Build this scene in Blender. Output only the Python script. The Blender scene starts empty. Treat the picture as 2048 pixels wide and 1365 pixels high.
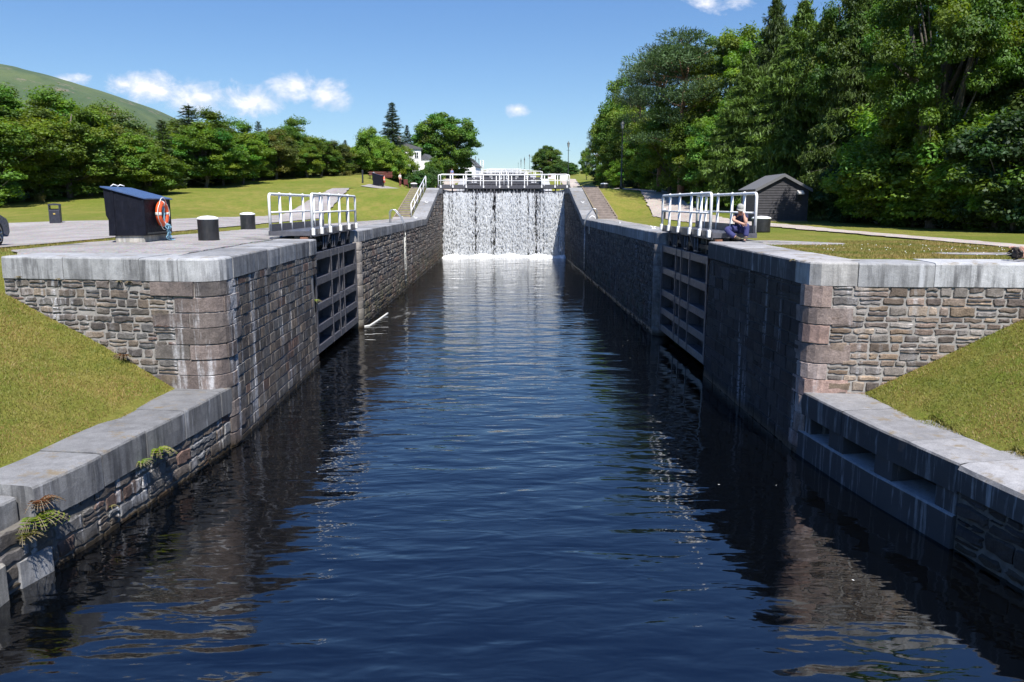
import bpy, bmesh, math, random
import numpy as np
from mathutils import Vector, Matrix
R = math.radians
sc = bpy.context.scene
COL = sc.collection
rng = random.Random(7)

# ------------------------------------------------------------------ helpers
def link(o, parent=None):
    COL.objects.link(o)
    if parent is not None:
        o.parent = parent
    return o

def tag(o, label, cat, group=None):
    o['label'] = label
    o['category'] = cat
    if group:
        o['group'] = group
    return o

def thing(name, label, cat, loc=(0, 0, 0), rotz=0.0, group=None):
    o = bpy.data.objects.new(name, None)
    o.empty_display_size = 0.3
    link(o)
    o.location = loc
    o.rotation_euler = (0, 0, rotz)
    return tag(o, label, cat, group)

def struct(o):
    o['kind'] = 'structure'
    return o

class MB:
    """collects verts / faces for ONE mesh object"""
    def __init__(s):
        s.v = []; s.f = []; s.c = []; s.sm = []
    def add(s, vs, fs, col=None, smooth=False):
        n = len(s.v)
        s.v.extend(vs)
        s.f.extend([tuple(i + n for i in f) for f in fs])
        s.sm.extend([smooth] * len(fs))
        if col is not None:
            s.c.extend([col] * len(vs))
        return s
    def box(s, c, d, rz=0.0, col=None, bev=0.0):
        x, y, z = d[0] / 2, d[1] / 2, d[2] / 2
        if bev <= 0:
            vs = [(-x, -y, -z), (x, -y, -z), (x, y, -z), (-x, y, -z), (-x, -y, z), (x, -y, z), (x, y, z), (-x, y, z)]
            fs = [(0, 3, 2, 1), (4, 5, 6, 7), (0, 1, 5, 4), (1, 2, 6, 5), (2, 3, 7, 6), (3, 0, 4, 7)]
        else:
            b = min(bev, x * .9, y * .9, z * .9)
            bm = bmesh.new()
            bmesh.ops.create_cube(bm, size=1)
            for v in bm.verts:
                v.co = Vector((v.co.x * 2 * x, v.co.y * 2 * y, v.co.z * 2 * z))
            bmesh.ops.bevel(bm, geom=bm.edges[:], offset=b, segments=1, affect='EDGES')
            vs = [tuple(v.co) for v in bm.verts]
            bm.verts.index_update()
            fs = [tuple(v.index for v in f.verts) for f in bm.faces]
            bm.free()
        cr, sr = math.cos(rz), math.sin(rz)
        vs = [(c[0] + a * cr - b_ * sr, c[1] + a * sr + b_ * cr, c[2] + e) for a, b_, e in vs]
        return s.add(vs, fs, col)
    def tube(s, pts, r, n=8, cap=True, col=None, smooth=True, closed=False):
        pts = [Vector(p) for p in pts]
        rs = r if isinstance(r, (list, tuple)) else [r] * len(pts)
        vs = []; fs = []
        m = len(pts)
        prev = None
        for i, p in enumerate(pts):
            if closed:
                t = (pts[(i + 1) % m] - pts[i - 1])
            else:
                t = (pts[min(i + 1, m - 1)] - pts[max(i - 1, 0)])
            if t.length < 1e-9:
                t = Vector((0, 0, 1))
            t.normalize()
            if prev is None:
                a = Vector((0, 0, 1)) if abs(t.z) < .9 else Vector((1, 0, 0))
                u = t.cross(a).normalized()
            else:
                u = (prev - t * prev.dot(t))
                u = u.normalized() if u.length > 1e-6 else t.orthogonal().normalized()
            prev = u
            w = t.cross(u)
            for k in range(n):
                an = 2 * math.pi * k / n
                vs.append(tuple(p + (u * math.cos(an) + w * math.sin(an)) * rs[i]))
        rings = m if closed else m - 1
        for i in range(rings):
            j = (i + 1) % m
            for k in range(n):
                k2 = (k + 1) % n
                fs.append((i * n + k, i * n + k2, j * n + k2, j * n + k))
        if cap and not closed:
            fs.append(tuple(range(n - 1, -1, -1)))
            fs.append(tuple((m - 1) * n + k for k in range(n)))
        return s.add(vs, fs, col, smooth)
    def lathe(s, prof, n=24, c=(0, 0, 0), col=None, smooth=True):
        """prof: list of (r, z) from bottom to top"""
        vs = []; fs = []
        for r, z in prof:
            for k in range(n):
                a = 2 * math.pi * k / n
                vs.append((c[0] + r * math.cos(a), c[1] + r * math.sin(a), c[2] + z))
        for i in range(len(prof) - 1):
            for k in range(n):
                k2 = (k + 1) % n
                fs.append((i * n + k, i * n + k2, (i + 1) * n + k2, (i + 1) * n + k))
        if prof[0][0] > 1e-4:
            fs.append(tuple(range(n - 1, -1, -1)))
        if prof[-1][0] > 1e-4:
            fs.append(tuple((len(prof) - 1) * n + k for k in range(n)))
        return s.add(vs, fs, col, smooth)
    def prism(s, poly, z0, z1, col=None):
        """vertical prism on a CCW polygon of (x, y)"""
        n = len(poly)
        vs = [(x, y, z0) for x, y in poly] + [(x, y, z1) for x, y in poly]
        fs = [tuple(range(n - 1, -1, -1)), tuple(range(n, 2 * n))]
        for k in range(n):
            k2 = (k + 1) % n
            fs.append((k, k2, n + k2, n + k))
        return s.add(vs, fs, col)
    def extrude_x(s, poly, x0, x1, col=None):
        """prism of a (y, z) polygon along x"""
        n = len(poly)
        vs = [(x0, y, z) for y, z in poly] + [(x1, y, z) for y, z in poly]
        fs = [tuple(range(n - 1, -1, -1)), tuple(range(n, 2 * n))]
        for k in range(n):
            k2 = (k + 1) % n
            fs.append((k, k2, n + k2, n + k))
        return s.add(vs, fs, col)
    def extrude_y(s, poly, y0, y1, col=None):
        n = len(poly)
        vs = [(x, y0, z) for x, z in poly] + [(x, y1, z) for x, z in poly]
        fs = [tuple(range(n)), tuple(range(2 * n - 1, n - 1, -1))]
        for k in range(n):
            k2 = (k + 1) % n
            fs.append((k2, k, n + k, n + k2))
        return s.add(vs, fs, col)
    def mesh(s, name, mat, recalc=True):
        me = bpy.data.meshes.new(name)
        me.from_pydata(s.v, [], s.f)
        if mat is not None:
            me.materials.append(mat)
        if s.c and len(s.c) == len(s.v):
            ca = me.color_attributes.new('Col', 'FLOAT_COLOR', 'POINT')
            ca.data.foreach_set('color', np.array([(*c, 1.0) for c in s.c], dtype=np.float32).ravel())
        me.polygons.foreach_set('use_smooth', s.sm)
        if recalc:
            bm = bmesh.new(); bm.from_mesh(me)
            bmesh.ops.recalc_face_normals(bm, faces=bm.faces[:])
            bm.to_mesh(me); bm.free()
        me.update()
        return me
    def build(s, name, mat, parent=None, loc=None, recalc=True):
        o = bpy.data.objects.new(name, s.mesh(name, mat, recalc))
        link(o, parent)
        if loc is not None:
            o.location = loc
        return o

def np_mesh(name, V, F, mat, col=None, smooth=False):
    """V (n,3) F (m,k) numpy -> mesh, fast"""
    me = bpy.data.meshes.new(name)
    V = np.asarray(V, np.float32); F = np.asarray(F, np.int32)
    m, k = F.shape
    me.vertices.add(len(V)); me.vertices.foreach_set('co', V.ravel())
    me.loops.add(m * k); me.loops.foreach_set('vertex_index', F.ravel())
    me.polygons.add(m)
    me.polygons.foreach_set('loop_start', np.arange(0, m * k, k, dtype=np.int32))
    me.polygons.foreach_set('use_smooth', np.full(m, smooth))
    me.update(calc_edges=True)
    if col is not None:
        ca = me.color_attributes.new('Col', 'FLOAT_COLOR', 'POINT')
        c4 = np.ones((len(V), 4), np.float32); c4[:, :3] = col
        ca.data.foreach_set('color', c4.ravel())
    if mat is not None:
        me.materials.append(mat)
    me.validate()
    return me

def copy_tree(o, parent=None):
    c = o.copy(); COL.objects.link(c)
    c.parent = parent
    for ch in list(o.children):
        copy_tree(ch, c)
    return c

# ------------------------------------------------------------------ materials
class NT:
    def __init__(s, tree):
        s.t = tree; s.n = tree.nodes; s.l = tree.links
    def node(s, typ, **kw):
        n = s.n.new(typ)
        for k, v in kw.items():
            if k.startswith('_'):
                setattr(n, k[1:], v)
        for k, v in kw.items():
            if not k.startswith('_'):
                key = k.replace('__', ' ')
                sock = n.inputs[int(key[1:])] if key[0] == 'i' and key[1:].isdigit() else n.inputs[key]
                if isinstance(v, bpy.types.NodeSocket):
                    s.l.new(v, sock)
                else:
                    sock.default_value = v
        return n
    def noise(s, vec, scale, detail=4, rough=.6, dist=0.0, out=0):
        return s.node('ShaderNodeTexNoise', Vector=vec, Scale=scale, Detail=detail, Roughness=rough, Distortion=dist).outputs[out]
    def ramp(s, fac, stops, interp='LINEAR'):
        r = s.node('ShaderNodeValToRGB', Fac=fac)
        r.color_ramp.interpolation = interp
        e = r.color_ramp.elements
        while len(e) < len(stops):
            e.new(0.5)
        for el, (p, c) in zip(e, stops):
            el.position = p
            el.color = (c, c, c, 1) if isinstance(c, (int, float)) else (*c, 1)
        return r.outputs[0]
    def mix(s, fac, a, b, blend='MIX'):
        m = s.node('ShaderNodeMix', _data_type='RGBA', _blend_type=blend)
        for i, v in ((0, fac), (6, a), (7, b)):
            if isinstance(v, bpy.types.NodeSocket):
                s.l.new(v, m.inputs[i])
            elif i == 0:
                m.inputs[0].default_value = v
            else:
                m.inputs[i].default_value = (v, v, v, 1) if isinstance(v, (int, float)) else (*v, 1)
        return m.outputs[2]
    def math(s, op, a, b=0.0, c=0.0, clamp=False):
        m = s.node('ShaderNodeMath', _operation=op, _use_clamp=clamp)
        for i, v in enumerate((a, b, c)):
            if isinstance(v, bpy.types.NodeSocket):
                s.l.new(v, m.inputs[i])
            else:
                m.inputs[i].default_value = v
        return m.outputs[0]
    def mapping(s, vec, scale=(1, 1, 1), loc=(0, 0, 0), rot=(0, 0, 0)):
        m = s.node('ShaderNodeMapping', Vector=vec)
        m.inputs['Scale'].default_value = scale
        m.inputs['Location'].default_value = loc
        m.inputs['Rotation'].default_value = rot
        return m.outputs[0]
    def bump(s, h, strength=.3, dist=.02, normal=None):
        kw = dict(Height=h, Strength=strength, Distance=dist)
        if normal is not None:
            kw['Normal'] = normal
        return s.node('ShaderNodeBump', **kw).outputs[0]

def new_mat(name):
    m = bpy.data.materials.new(name)
    m.use_nodes = True
    nt = NT(m.node_tree)
    b = m.node_tree.nodes['Principled BSDF']
    return m, nt, b

def setc(nt, b, **kw):
    for k, v in kw.items():
        k = k.replace('__', ' ')
        if isinstance(v, bpy.types.NodeSocket):
            nt.l.new(v, b.inputs[k])
        else:
            b.inputs[k].default_value = (*v, 1) if isinstance(v, tuple) and len(v) == 3 else v

def paint(name, col, rough=.45, var=.15, metal=0.0, scale=6.0, bump=.0, dirt=None):
    m, nt, b = new_mat(name)
    pos = nt.node('ShaderNodeTexCoord').outputs['Object']
    n1 = nt.noise(pos, scale, 5)
    c = nt.mix(nt.ramp(n1, [(.3, 0.0), (.7, 1.0)]), tuple(x * (1 - var) for x in col), tuple(min(1, x * (1 + var)) for x in col))
    if dirt:
        n2 = nt.noise(nt.mapping(pos, (3, 3, .8)), 3.0, 6, .7)
        c = nt.mix(nt.ramp(n2, [(.52, 0.0), (.72, dirt[3] if len(dirt) > 3 else .6)]), c, tuple(dirt[:3]))
    r = nt.ramp(nt.noise(pos, scale * 2, 3), [(.3, max(0, rough - .1)), (.7, min(1, rough + .12))])
    setc(nt, b, Base__Color=c, Roughness=r, Metallic=metal)
    if bump:
        setc(nt, b, Normal=nt.bump(nt.noise(pos, scale * 8, 4), bump, .01))
    return m

def stone_mat(name, streak=.5, dark=1.0, wet=.5, moss=.0, tint=(1, 1, 1), speck=.0, blotch=.35, cov=.0):
    m, nt, b = new_mat(name)
    geo = nt.node('ShaderNodeNewGeometry').outputs['Position']
    col = nt.node('ShaderNodeVertexColor', _layer_name='Col').outputs[0]
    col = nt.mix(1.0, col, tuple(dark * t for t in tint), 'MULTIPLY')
    n1 = nt.noise(geo, 5.0, 8, .7)
    col = nt.mix(1.0, col, nt.ramp(n1, [(.25, .5), (.5, .95), (.78, 1.5)]), 'MULTIPLY')
    n4 = nt.noise(geo, 38.0, 4, .7)
    col = nt.mix(.7, col, nt.ramp(n4, [(.3, .55), (.52, 1.0), (.72, 1.5)]), 'MULTIPLY')
    # weathering blotches (black crust)
    n5 = nt.noise(geo, .9, 6, .65)
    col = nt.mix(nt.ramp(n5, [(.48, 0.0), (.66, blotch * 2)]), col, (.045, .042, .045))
    # white mineral runs, long in z
    sv = nt.mapping(geo, (2.6, 2.6, .22))
    n2 = nt.noise(sv, 1.0, 6, .68, .3)
    n3 = nt.noise(geo, .35, 3, .5)
    k = nt.math('MULTIPLY', nt.ramp(n2, [(.56 - cov * .4, 0.0), (.64 - cov * .4, 1.0)]), nt.ramp(n3, [(.40 - cov, 0.0), (.58 - cov, 1.0)]))
    k = nt.math('MULTIPLY', k, nt.ramp(nt.noise(geo, 16, 4, .7), [(.35, .25), (.6, 1.0)]))
    col = nt.mix(nt.math('MULTIPLY', k, streak), col, (.55, .55, .56))
    if speck:
        n6 = nt.noise(nt.mapping(geo, (1, 1, .55)), 7.0, 5, .75)
        kk = nt.math('MULTIPLY', nt.ramp(n6, [(.51, 0.0), (.60, 1.0)]), speck)
        col = nt.mix(kk, col, (.38, .34, .29))
    z = nt.node('ShaderNodeSeparateXYZ', Vector=geo).outputs[2]
    zz = nt.math('ADD', z, nt.math('MULTIPLY', nt.math('SUBTRACT', nt.noise(nt.mapping(geo, (1.2, 1.2, .3)), 1.6, 5, .6), .5), 1.4))
    if moss:
        mk = nt.node('ShaderNodeMapRange', Value=zz); mk.inputs[1].default_value = 2.2; mk.inputs[2].default_value = .2
        mm = nt.math('MULTIPLY', mk.outputs[0], nt.ramp(nt.noise(geo, 1.3, 5), [(.3, .35), (.65, 1.0)]))
        col = nt.mix(nt.math('MULTIPLY', mm, moss), col, nt.mix(nt.ramp(nt.noise(geo, .8, 3), [(.45, 0.0), (.6, 1.0)]), (.05, .055, .018), (.075, .035, .015)))
    mk2 = nt.node('ShaderNodeMapRange', Value=nt.math('ADD', z, nt.math('MULTIPLY', nt.noise(geo, 3.0, 4), .12)))
    mk2.inputs[1].default_value = .30; mk2.inputs[2].default_value = .1
    col = nt.mix(nt.math('MULTIPLY', mk2.outputs[0], wet), col, (.030, .021, .009))
    rough = nt.math('SUBTRACT', .88, nt.math('MULTIPLY', mk2.outputs[0], .45))
    h = nt.math('ADD', nt.noise(geo, 14.0, 8, .75), nt.math('MULTIPLY', nt.noise(geo, 60.0, 4, .7), .35))
    setc(nt, b, Base__Color=col, Roughness=rough, Normal=nt.bump(h, .75, .03))
    b.inputs['Specular IOR Level'].default_value = .25
    return m

def coping_mat(name, base=(.30, .305, .31), dark=.5, cover=0.0):
    m, nt, b = new_mat(name)
    geo = nt.node('ShaderNodeNewGeometry')
    pos = geo.outputs['Position']
    info = nt.node('ShaderNodeObjectInfo').outputs['Random']
    tone = nt.math('ADD', .72, nt.math('MULTIPLY', info, .5))
    n1 = nt.noise(pos, 3.5, 8, .7)
    c = nt.mix(nt.ramp(n1, [(.3, 0.0), (.72, 1.0)]), tuple(x * .72 for x in base), tuple(x * 1.25 for x in base))
    cc = nt.node('ShaderNodeCombineXYZ')
    for i in range(3):
        nt.l.new(tone, cc.inputs[i])
    c = nt.mix(1.0, c, cc.outputs[0], 'MULTIPLY')
    c = nt.mix(.6, c, nt.ramp(nt.noise(pos, 55.0, 4, .8), [(.3, .55), (.5, 1.0), (.7, 1.4)]), 'MULTIPLY')
    # black vertical runs on the faces, widened by cover into painted shade; rust-coloured lichen on top
    nz = nt.node('ShaderNodeSeparateXYZ', Vector=geo.outputs['Normal']).outputs[2]
    side = nt.math('SUBTRACT', 1.0, nt.math('ABSOLUTE', nz), clamp=True)
    s1 = nt.noise(nt.mapping(pos, (5.5, 5.5, .45)), 1.0, 6, .7, .2)
    s2 = nt.noise(pos, .7, 3)
    k = nt.math('MULTIPLY', nt.ramp(s1, [(.44 - cover, 0.0), (.60 - cover, 1.0)]), nt.ramp(s2, [(.35, .2 + 5 * cover), (.58, 1.0)]))
    k = nt.math('MULTIPLY', k, nt.math('ADD', .15, nt.math('MULTIPLY', side, .85)))
    c = nt.mix(nt.math('MULTIPLY', k, dark * 1.5, clamp=True), c, (.055, .055, .058))
    s3 = nt.noise(nt.mapping(pos, (4.0, 4.0, .4), (7, 3, 1)), 1.0, 5, .65)
    c = nt.mix(nt.math('MULTIPLY', nt.ramp(s3, [(.6, 0.0), (.7, .6)]), side), c, (.5, .51, .53))
    l1 = nt.noise(pos, 2.2, 6, .7)
    c = nt.mix(nt.math('MULTIPLY', nt.ramp(l1, [(.56, 0.0), (.66, .75)]), nt.math('SUBTRACT', 1.0, side)), c, (.20, .15, .08))
    h = nt.math('ADD', nt.noise(pos, 18.0, 8, .75), nt.math('MULTIPLY', nt.noise(pos, 80.0, 3, .7), .4))
    setc(nt, b, Base__Color=c, Roughness=.85, Normal=nt.bump(h, .5, .02))
    b.inputs['Specular IOR Level'].default_value = .25
    return m

def leaf_mat(name, trans=.42, gloss=.6):
    m, nt, b = new_mat(name)
    nt.n.remove(b)
    out = [n for n in nt.n if n.type == 'OUTPUT_MATERIAL'][0]
    col = nt.node('ShaderNodeVertexColor', _layer_name='Col').outputs[0]
    rnd = nt.node('ShaderNodeObjectInfo').outputs['Random']
    hs = nt.node('ShaderNodeHueSaturation', Color=col)
    nt.l.new(nt.math('ADD', .480, nt.math('MULTIPLY', rnd, .030)), hs.inputs['Hue'])
    nt.l.new(nt.math('ADD', .68, nt.math('MULTIPLY', nt.math('FRACT', nt.math('MULTIPLY', rnd, 7.3)), .6)), hs.inputs['Value'])
    c = hs.outputs[0]
    d = nt.node('ShaderNodeBsdfDiffuse', Color=c)
    t = nt.node('ShaderNodeBsdfTranslucent', Color=nt.mix(1.0, c, (1.5, 1.45, .55), 'MULTIPLY'))
    g = nt.node('ShaderNodeBsdfGlossy', Color=(.9, .95, 1, 1), Roughness=gloss)
    m1 = nt.node('ShaderNodeMixShader', Fac=trans)
    nt.l.new(d.outputs[0], m1.inputs[1]); nt.l.new(t.outputs[0], m1.inputs[2])
    m2 = nt.node('ShaderNodeMixShader', Fac=.022)
    nt.l.new(m1.outputs[0], m2.inputs[1]); nt.l.new(g.outputs[0], m2.inputs[2])
    nt.l.new(m2.outputs[0], out.inputs[0])
    return m

def bark_mat(name, c1, c2, sc_=6):
    m, nt, b = new_mat(name)
    pos = nt.node('ShaderNodeTexCoord').outputs['Object']
    n = nt.noise(nt.mapping(pos, (3, 3, .5)), sc_, 7, .7)
    setc(nt, b, Base__Color=nt.mix(nt.ramp(n, [(.35, 0.0), (.65, 1.0)]), c1, c2), Roughness=.9, Normal=nt.bump(n, .8, .05))
    return m

def grass_mat(name):
    m, nt, b = new_mat(name)
    pos = nt.node('ShaderNodeNewGeometry').outputs['Position']
    n1 = nt.noise(pos, .16, 6, .62)
    n2 = nt.noise(nt.mapping(pos, (1, .45, 1), rot=(0, 0, .5)), 1.3, 7, .75)
    n3 = nt.noise(nt.mapping(pos, (1, 1, .3)), 26.0, 4, .8)
    c = nt.mix(nt.ramp(n1, [(.38, 0.0), (.60, 1.0)]), (.135, .160, .024), (.215, .195, .045))
    c = nt.mix(nt.ramp(n2, [(.42, 0.0), (.66, .9)]), c, (.115, .155, .018))
    c = nt.mix(nt.ramp(nt.noise(pos, .9, 6, .75), [(.56, 0.0), (.68, .75)]), c, (.23, .175, .055))
    c = nt.mix(.85, c, nt.ramp(n3, [(.28, .55), (.5, 1.05), (.75, 1.5)]), 'MULTIPLY')
    c = nt.mix(.5, c, nt.ramp(nt.noise(pos, 5.0, 5, .8), [(.3, .6), (.5, 1.0), (.7, 1.35)]), 'MULTIPLY')
    h = nt.math('ADD', nt.noise(pos, 30.0, 5, .8), nt.math('MULTIPLY', nt.noise(pos, 6.0, 4), 1.0))
    setc(nt, b, Base__Color=c, Roughness=.95, Normal=nt.bump(h, .9, .05))
    b.inputs['Specular IOR Level'].default_value = .15
    return m

def gravel_mat(name, c1, c2, patch=None):
    m, nt, b = new_mat(name)
    pos = nt.node('ShaderNodeNewGeometry').outputs['Position']
    n1 = nt.noise(pos, .6, 6, .65)
    n2 = nt.noise(pos, 22.0, 5, .85)
    c = nt.mix(nt.ramp(n1, [(.35, 0.0), (.65, 1.0)]), c1, c2)
    c = nt.mix(.85, c, nt.ramp(n2, [(.3, .6), (.5, 1.0), (.7, 1.4)]), 'MULTIPLY')
    v = nt.node('ShaderNodeTexVoronoi', Vector=pos, Scale=28.0).outputs['Color']
    c = nt.mix(.25, c, v, 'OVERLAY')
    if patch:
        c = nt.mix(nt.ramp(nt.noise(pos, .45, 6, .7, .4), [(.54, 0.0), (.60, .75)]), c, patch)
    setc(nt, b, Base__Color=c, Roughness=.95, Normal=nt.bump(n2, .6, .02))
    b.inputs['Specular IOR Level'].default_value = .2
    return m

M = {}
M['masonry'] = stone_mat('rubble_stone', .95, .92, .9, cov=.045)
M['masonry_s'] = stone_mat('shade_darkened_stone', .7, .42, .9, tint=(1.0, .98, 1.0), blotch=.3)  # right canal face and wing: shade put into a darker stone colour
M['masonry_r'] = stone_mat('rubble_stone_warm', .6, 1.0, .9, tint=(1.05, .98, .92), blotch=.2)  # warm-tinted stone of the right quay front and corner
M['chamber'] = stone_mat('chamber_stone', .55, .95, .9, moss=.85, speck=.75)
M['pier'] = stone_mat('pier_stone', .3, 1.0, .9, moss=.5)
M['mortar'] = paint('mortar', (.27, .255, .235), .95, .3, scale=9, bump=.6)
M['mortar_shade'] = paint('shade_darkened_mortar', (.06, .057, .055), .95, .35, scale=9, bump=.6)  # mortar darkened to carry the shade of the right canal walls
M['chamber_s'] = stone_mat('shade_darkened_chamber_stone', .45, .42, .9, moss=.6, speck=.5)  # dark copy of the chamber stone, shade of the right wall painted in
M['mortar_dark'] = paint('dark_mortar', (.13, .12, .105), .95, .35, scale=9, bump=.6)
M['coping'] = coping_mat('coping_granite', (.27, .272, .276))
M['coping_d'] = coping_mat('coping_granite_weathered', (.215, .215, .215), .55)
M['coping_s'] = coping_mat('coping_granite_shade', (.34, .335, .335), .66, .15)  # right side: dark cover on the side faces is painted shade
M['coping_w'] = coping_mat('coping_granite_pale', (.40, .405, .41), .55)
M['coping_r'] = coping_mat('coping_granite_warm', (.36, .35, .335), .3)
M['concrete'] = coping_mat('concrete', (.36, .34, .30), .3)
M['white'] = paint('white_gloss_paint', (.80, .80, .79), .32, .04, dirt=(.42, .38, .32, .25))
M['gate'] = paint('gate_grey_paint', (.075, .075, .088), .42, .2, dirt=(.13, .12, .12, .5))
M['gate_dark'] = paint('gate_black_paint', (.028, .029, .034), .4, .25, dirt=(.07, .06, .055, .5))
M['rust'] = paint('rusty_iron', (.13, .06, .035), .9, .4, scale=10, bump=.5)
M['black'] = paint('black_bitumen_paint', (.018, .018, .020), .4, .3, dirt=(.06, .055, .05, .35))
M['navy'] = paint('dark_navy_paint', (.006, .007, .013), .6, .3, dirt=(.03, .03, .04, .3))
M['navy'].node_tree.nodes['Principled BSDF'].inputs['Specular IOR Level'].default_value = .15
M['blue_roof'] = paint('blue_sheet_roof', (.05, .085, .18), .35, .12)
M['orange'] = paint('orange_plastic', (.72, .10, .025), .4, .08)
M['silver'] = paint('reflective_tape', (.62, .60, .56), .35, .05)
M['rope_blue'] = paint('blue_rope', (.20, .38, .50), .8, .2, scale=40)
M['rope_white'] = paint('white_rope', (.62, .62, .58), .8, .15, scale=30)
M['steel'] = paint('galvanised_steel', (.42, .43, .44), .35, .15, .7)
M['bin'] = paint('bin_plastic', (.03, .032, .045), .45, .2)
M['gold'] = paint('gold_badge', (.42, .30, .08), .4, .1)
M['timber'] = paint('tarred_boards', (.030, .029, .034), .7, .3, scale=5, bump=.3, dirt=(.055, .053, .06, .6))
M['shed_side'] = paint('bounce_lit_boards', (.085, .085, .075), .8, .2, scale=5, bump=.3)  # paler than the gable: light bounced off the path put into the colour
M['felt'] = paint('roofing_felt', (.13, .13, .135), .9, .15, scale=20, bump=.3)
M['step'] = paint('weathered_step', (.21, .175, .155), .9, .25, scale=4, bump=.4)
M['step_edge'] = paint('timber_stringer', (.21, .17, .11), .9, .2, scale=4)
M['carpaint'] = paint('dark_blue_car_paint', (.012, .028, .10), .3, .05)
M['carpaint_pale'] = paint('pale_blue_car_paint', (.10, .19, .24), .15, .05)
M['glass'] = paint('dark_glass', (.02, .025, .03), .06, .05)
M['tyre'] = paint('tyre_rubber', (.018, .017, .017), .85, .2)
M['alloy'] = paint('alloy_rim', (.38, .38, .39), .3, .1, .8)
M['lampblack'] = paint('lamp_post_iron', (.025, .035, .032), .5, .2)
M['lampglass'] = paint('lantern_glass', (.28, .30, .31), .15, .1)
M['render'] = paint('white_render', (.78, .78, .76), .8, .05)
M['slate'] = paint('slate_roof', (.09, .092, .10), .7, .2, scale=8)
M['red_tile'] = paint('brown_tile_roof', (.20, .115, .075), .85, .2, scale=8)
M['red_paint'] = paint('red_brown_stain', (.14, .035, .03), .7, .2)
M['wood'] = paint('picnic_wood', (.14, .075, .055), .8, .25)
M['bark'] = bark_mat('bark_grey', (.05, .043, .034), (.15, .135, .11))
M['bark_pine'] = bark_mat('bark_pine', (.12, .075, .05), (.34, .20, .125))
M['leaf'] = leaf_mat('leaf')
M['needle'] = leaf_mat('needle', .2)
M['grass'] = grass_mat('lawn_grass')
M['blade'] = leaf_mat('grass_blade', .3)
M['gravel'] = gravel_mat('grey_gravel', (.24, .22, .205), (.34, .315, .30))
M['apron'] = gravel_mat('quay_gravel', (.25, .235, .22), (.34, .32, .31), (.10, .095, .09))
M['path'] = gravel_mat('pale_pathway', (.34, .29, .25), (.44, .39, .345))
M['skin'] = paint('skin', (.55, .30, .215), .55, .08, scale=14)
M['tee'] = paint('navy_cotton', (.022, .022, .055), .9, .2, scale=20)
M['trouser'] = paint('blue_work_trousers', (.035, .038, .13), .9, .2, scale=16)
M['boot'] = paint('brown_boots', (.07, .055, .035), .7, .2)
M['cap'] = paint('grey_cap', (.30, .30, .28), .9, .2, scale=40)
M['hair'] = paint('dark_hair', (.022, .015, .012), .6, .3, scale=50)
M['shirt_blue'] = paint('pale_blue_shirt', (.16, .24, .48), .9, .1)
M['denim'] = paint('denim', (.05, .07, .14), .9, .2)
# ------------------------------------------------------------------ camera
F = 1589.0
PITCH = math.atan((682.5 - 409) / F)
YAW = math.atan((1024 - 1008) / F * math.cos(PITCH))
EYE = Vector((0, 0, 5.0))
cam = bpy.data.cameras.new('camera'); cam.sensor_width = 36; cam.lens = F / 2048 * 36
cam.clip_end = 30000; cam.clip_start = .1
camo = bpy.data.objects.new('camera', cam); COL.objects.link(camo)
fwd = Vector((math.sin(YAW) * math.cos(PITCH), math.cos(YAW) * math.cos(PITCH), -math.sin(PITCH)))
camo.location = EYE
camo.rotation_euler = fwd.to_track_quat('-Z', 'Y').to_euler()
sc.camera = camo
RT = Vector((math.cos(YAW), -math.sin(YAW), 0)); UP = RT.cross(fwd)
def ray(px, py):
    return fwd * F + RT * (px - 1024) + UP * (682.5 - py)
def atY(px, py, Y):
    d = ray(px, py); return EYE + d * (Y / d.y)
def atz(px, py, z):
    d = ray(px, py); return EYE + d * ((z - EYE.z) / d.z)

# ------------------------------------------------------------------ light, sky
SUN_EL, SUN_AZ = R(55), R(164)          # azimuth clockwise from +Y
sdir = Vector((math.sin(SUN_AZ) * math.cos(SUN_EL), math.cos(SUN_AZ) * math.cos(SUN_EL), math.sin(SUN_EL)))
sl = bpy.data.lights.new('sun', 'SUN'); sl.energy = 4.2; sl.angle = R(.5); sl.color = (1, .955, .89)
so = bpy.data.objects.new('sun', sl); COL.objects.link(so)
so.rotation_euler = (-sdir).to_track_quat('-Z', 'Y').to_euler(); so.location = (20, -30, 60)
w = bpy.data.worlds.new('World'); sc.world = w; w.use_nodes = True
nt = NT(w.node_tree); nt.n.clear()
sky = nt.node('ShaderNodeTexSky', _sky_type='NISHITA')
sky.sun_disc = False; sky.sun_elevation = SUN_EL; sky.sun_rotation = SUN_AZ
sky.air_density = 1.0; sky.dust_density = .15; sky.ozone_density = 3.0; sky.altitude = 50
dirv = nt.node('ShaderNodeTexCoord').outputs['Generated']
zen = nt.node('ShaderNodeSeparateXYZ', Vector=dirv).outputs[2]
gain = nt.node('ShaderNodeValToRGB', Fac=zen)
gain.color_ramp.elements[0].color = (.90, .99, 1.06, 1); gain.color_ramp.elements[0].position = 0.0
gain.color_ramp.elements[1].color = (.50, .95, 1.62, 1); gain.color_ramp.elements[1].position = .75
e_ = gain.color_ramp.elements.new(.2); e_.color = (.74, .94, 1.16, 1)
skyc = nt.mix(1.0, sky.outputs[0], gain.outputs[0], 'MULTIPLY')
sep = nt.node('ShaderNodeSeparateXYZ', Vector=dirv)
yy = nt.math('MAXIMUM', sep.outputs[1], .02)
u = nt.math('DIVIDE', sep.outputs[0], yy); v = nt.math('DIVIDE', sep.outputs[2], yy)
comb = nt.node('ShaderNodeCombineXYZ'); nt.l.new(u, comb.inputs[0]); nt.l.new(v, comb.inputs[1])
puff = nt.noise(nt.mapping(comb.outputs[0], (20, 30, 1), (3.1, 1.7, 0)), 1.0, 10, .62, .5)
fine = nt.noise(nt.mapping(comb.outputs[0], (60, 80, 1)), 1.0, 5, .65)
total = None
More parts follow.
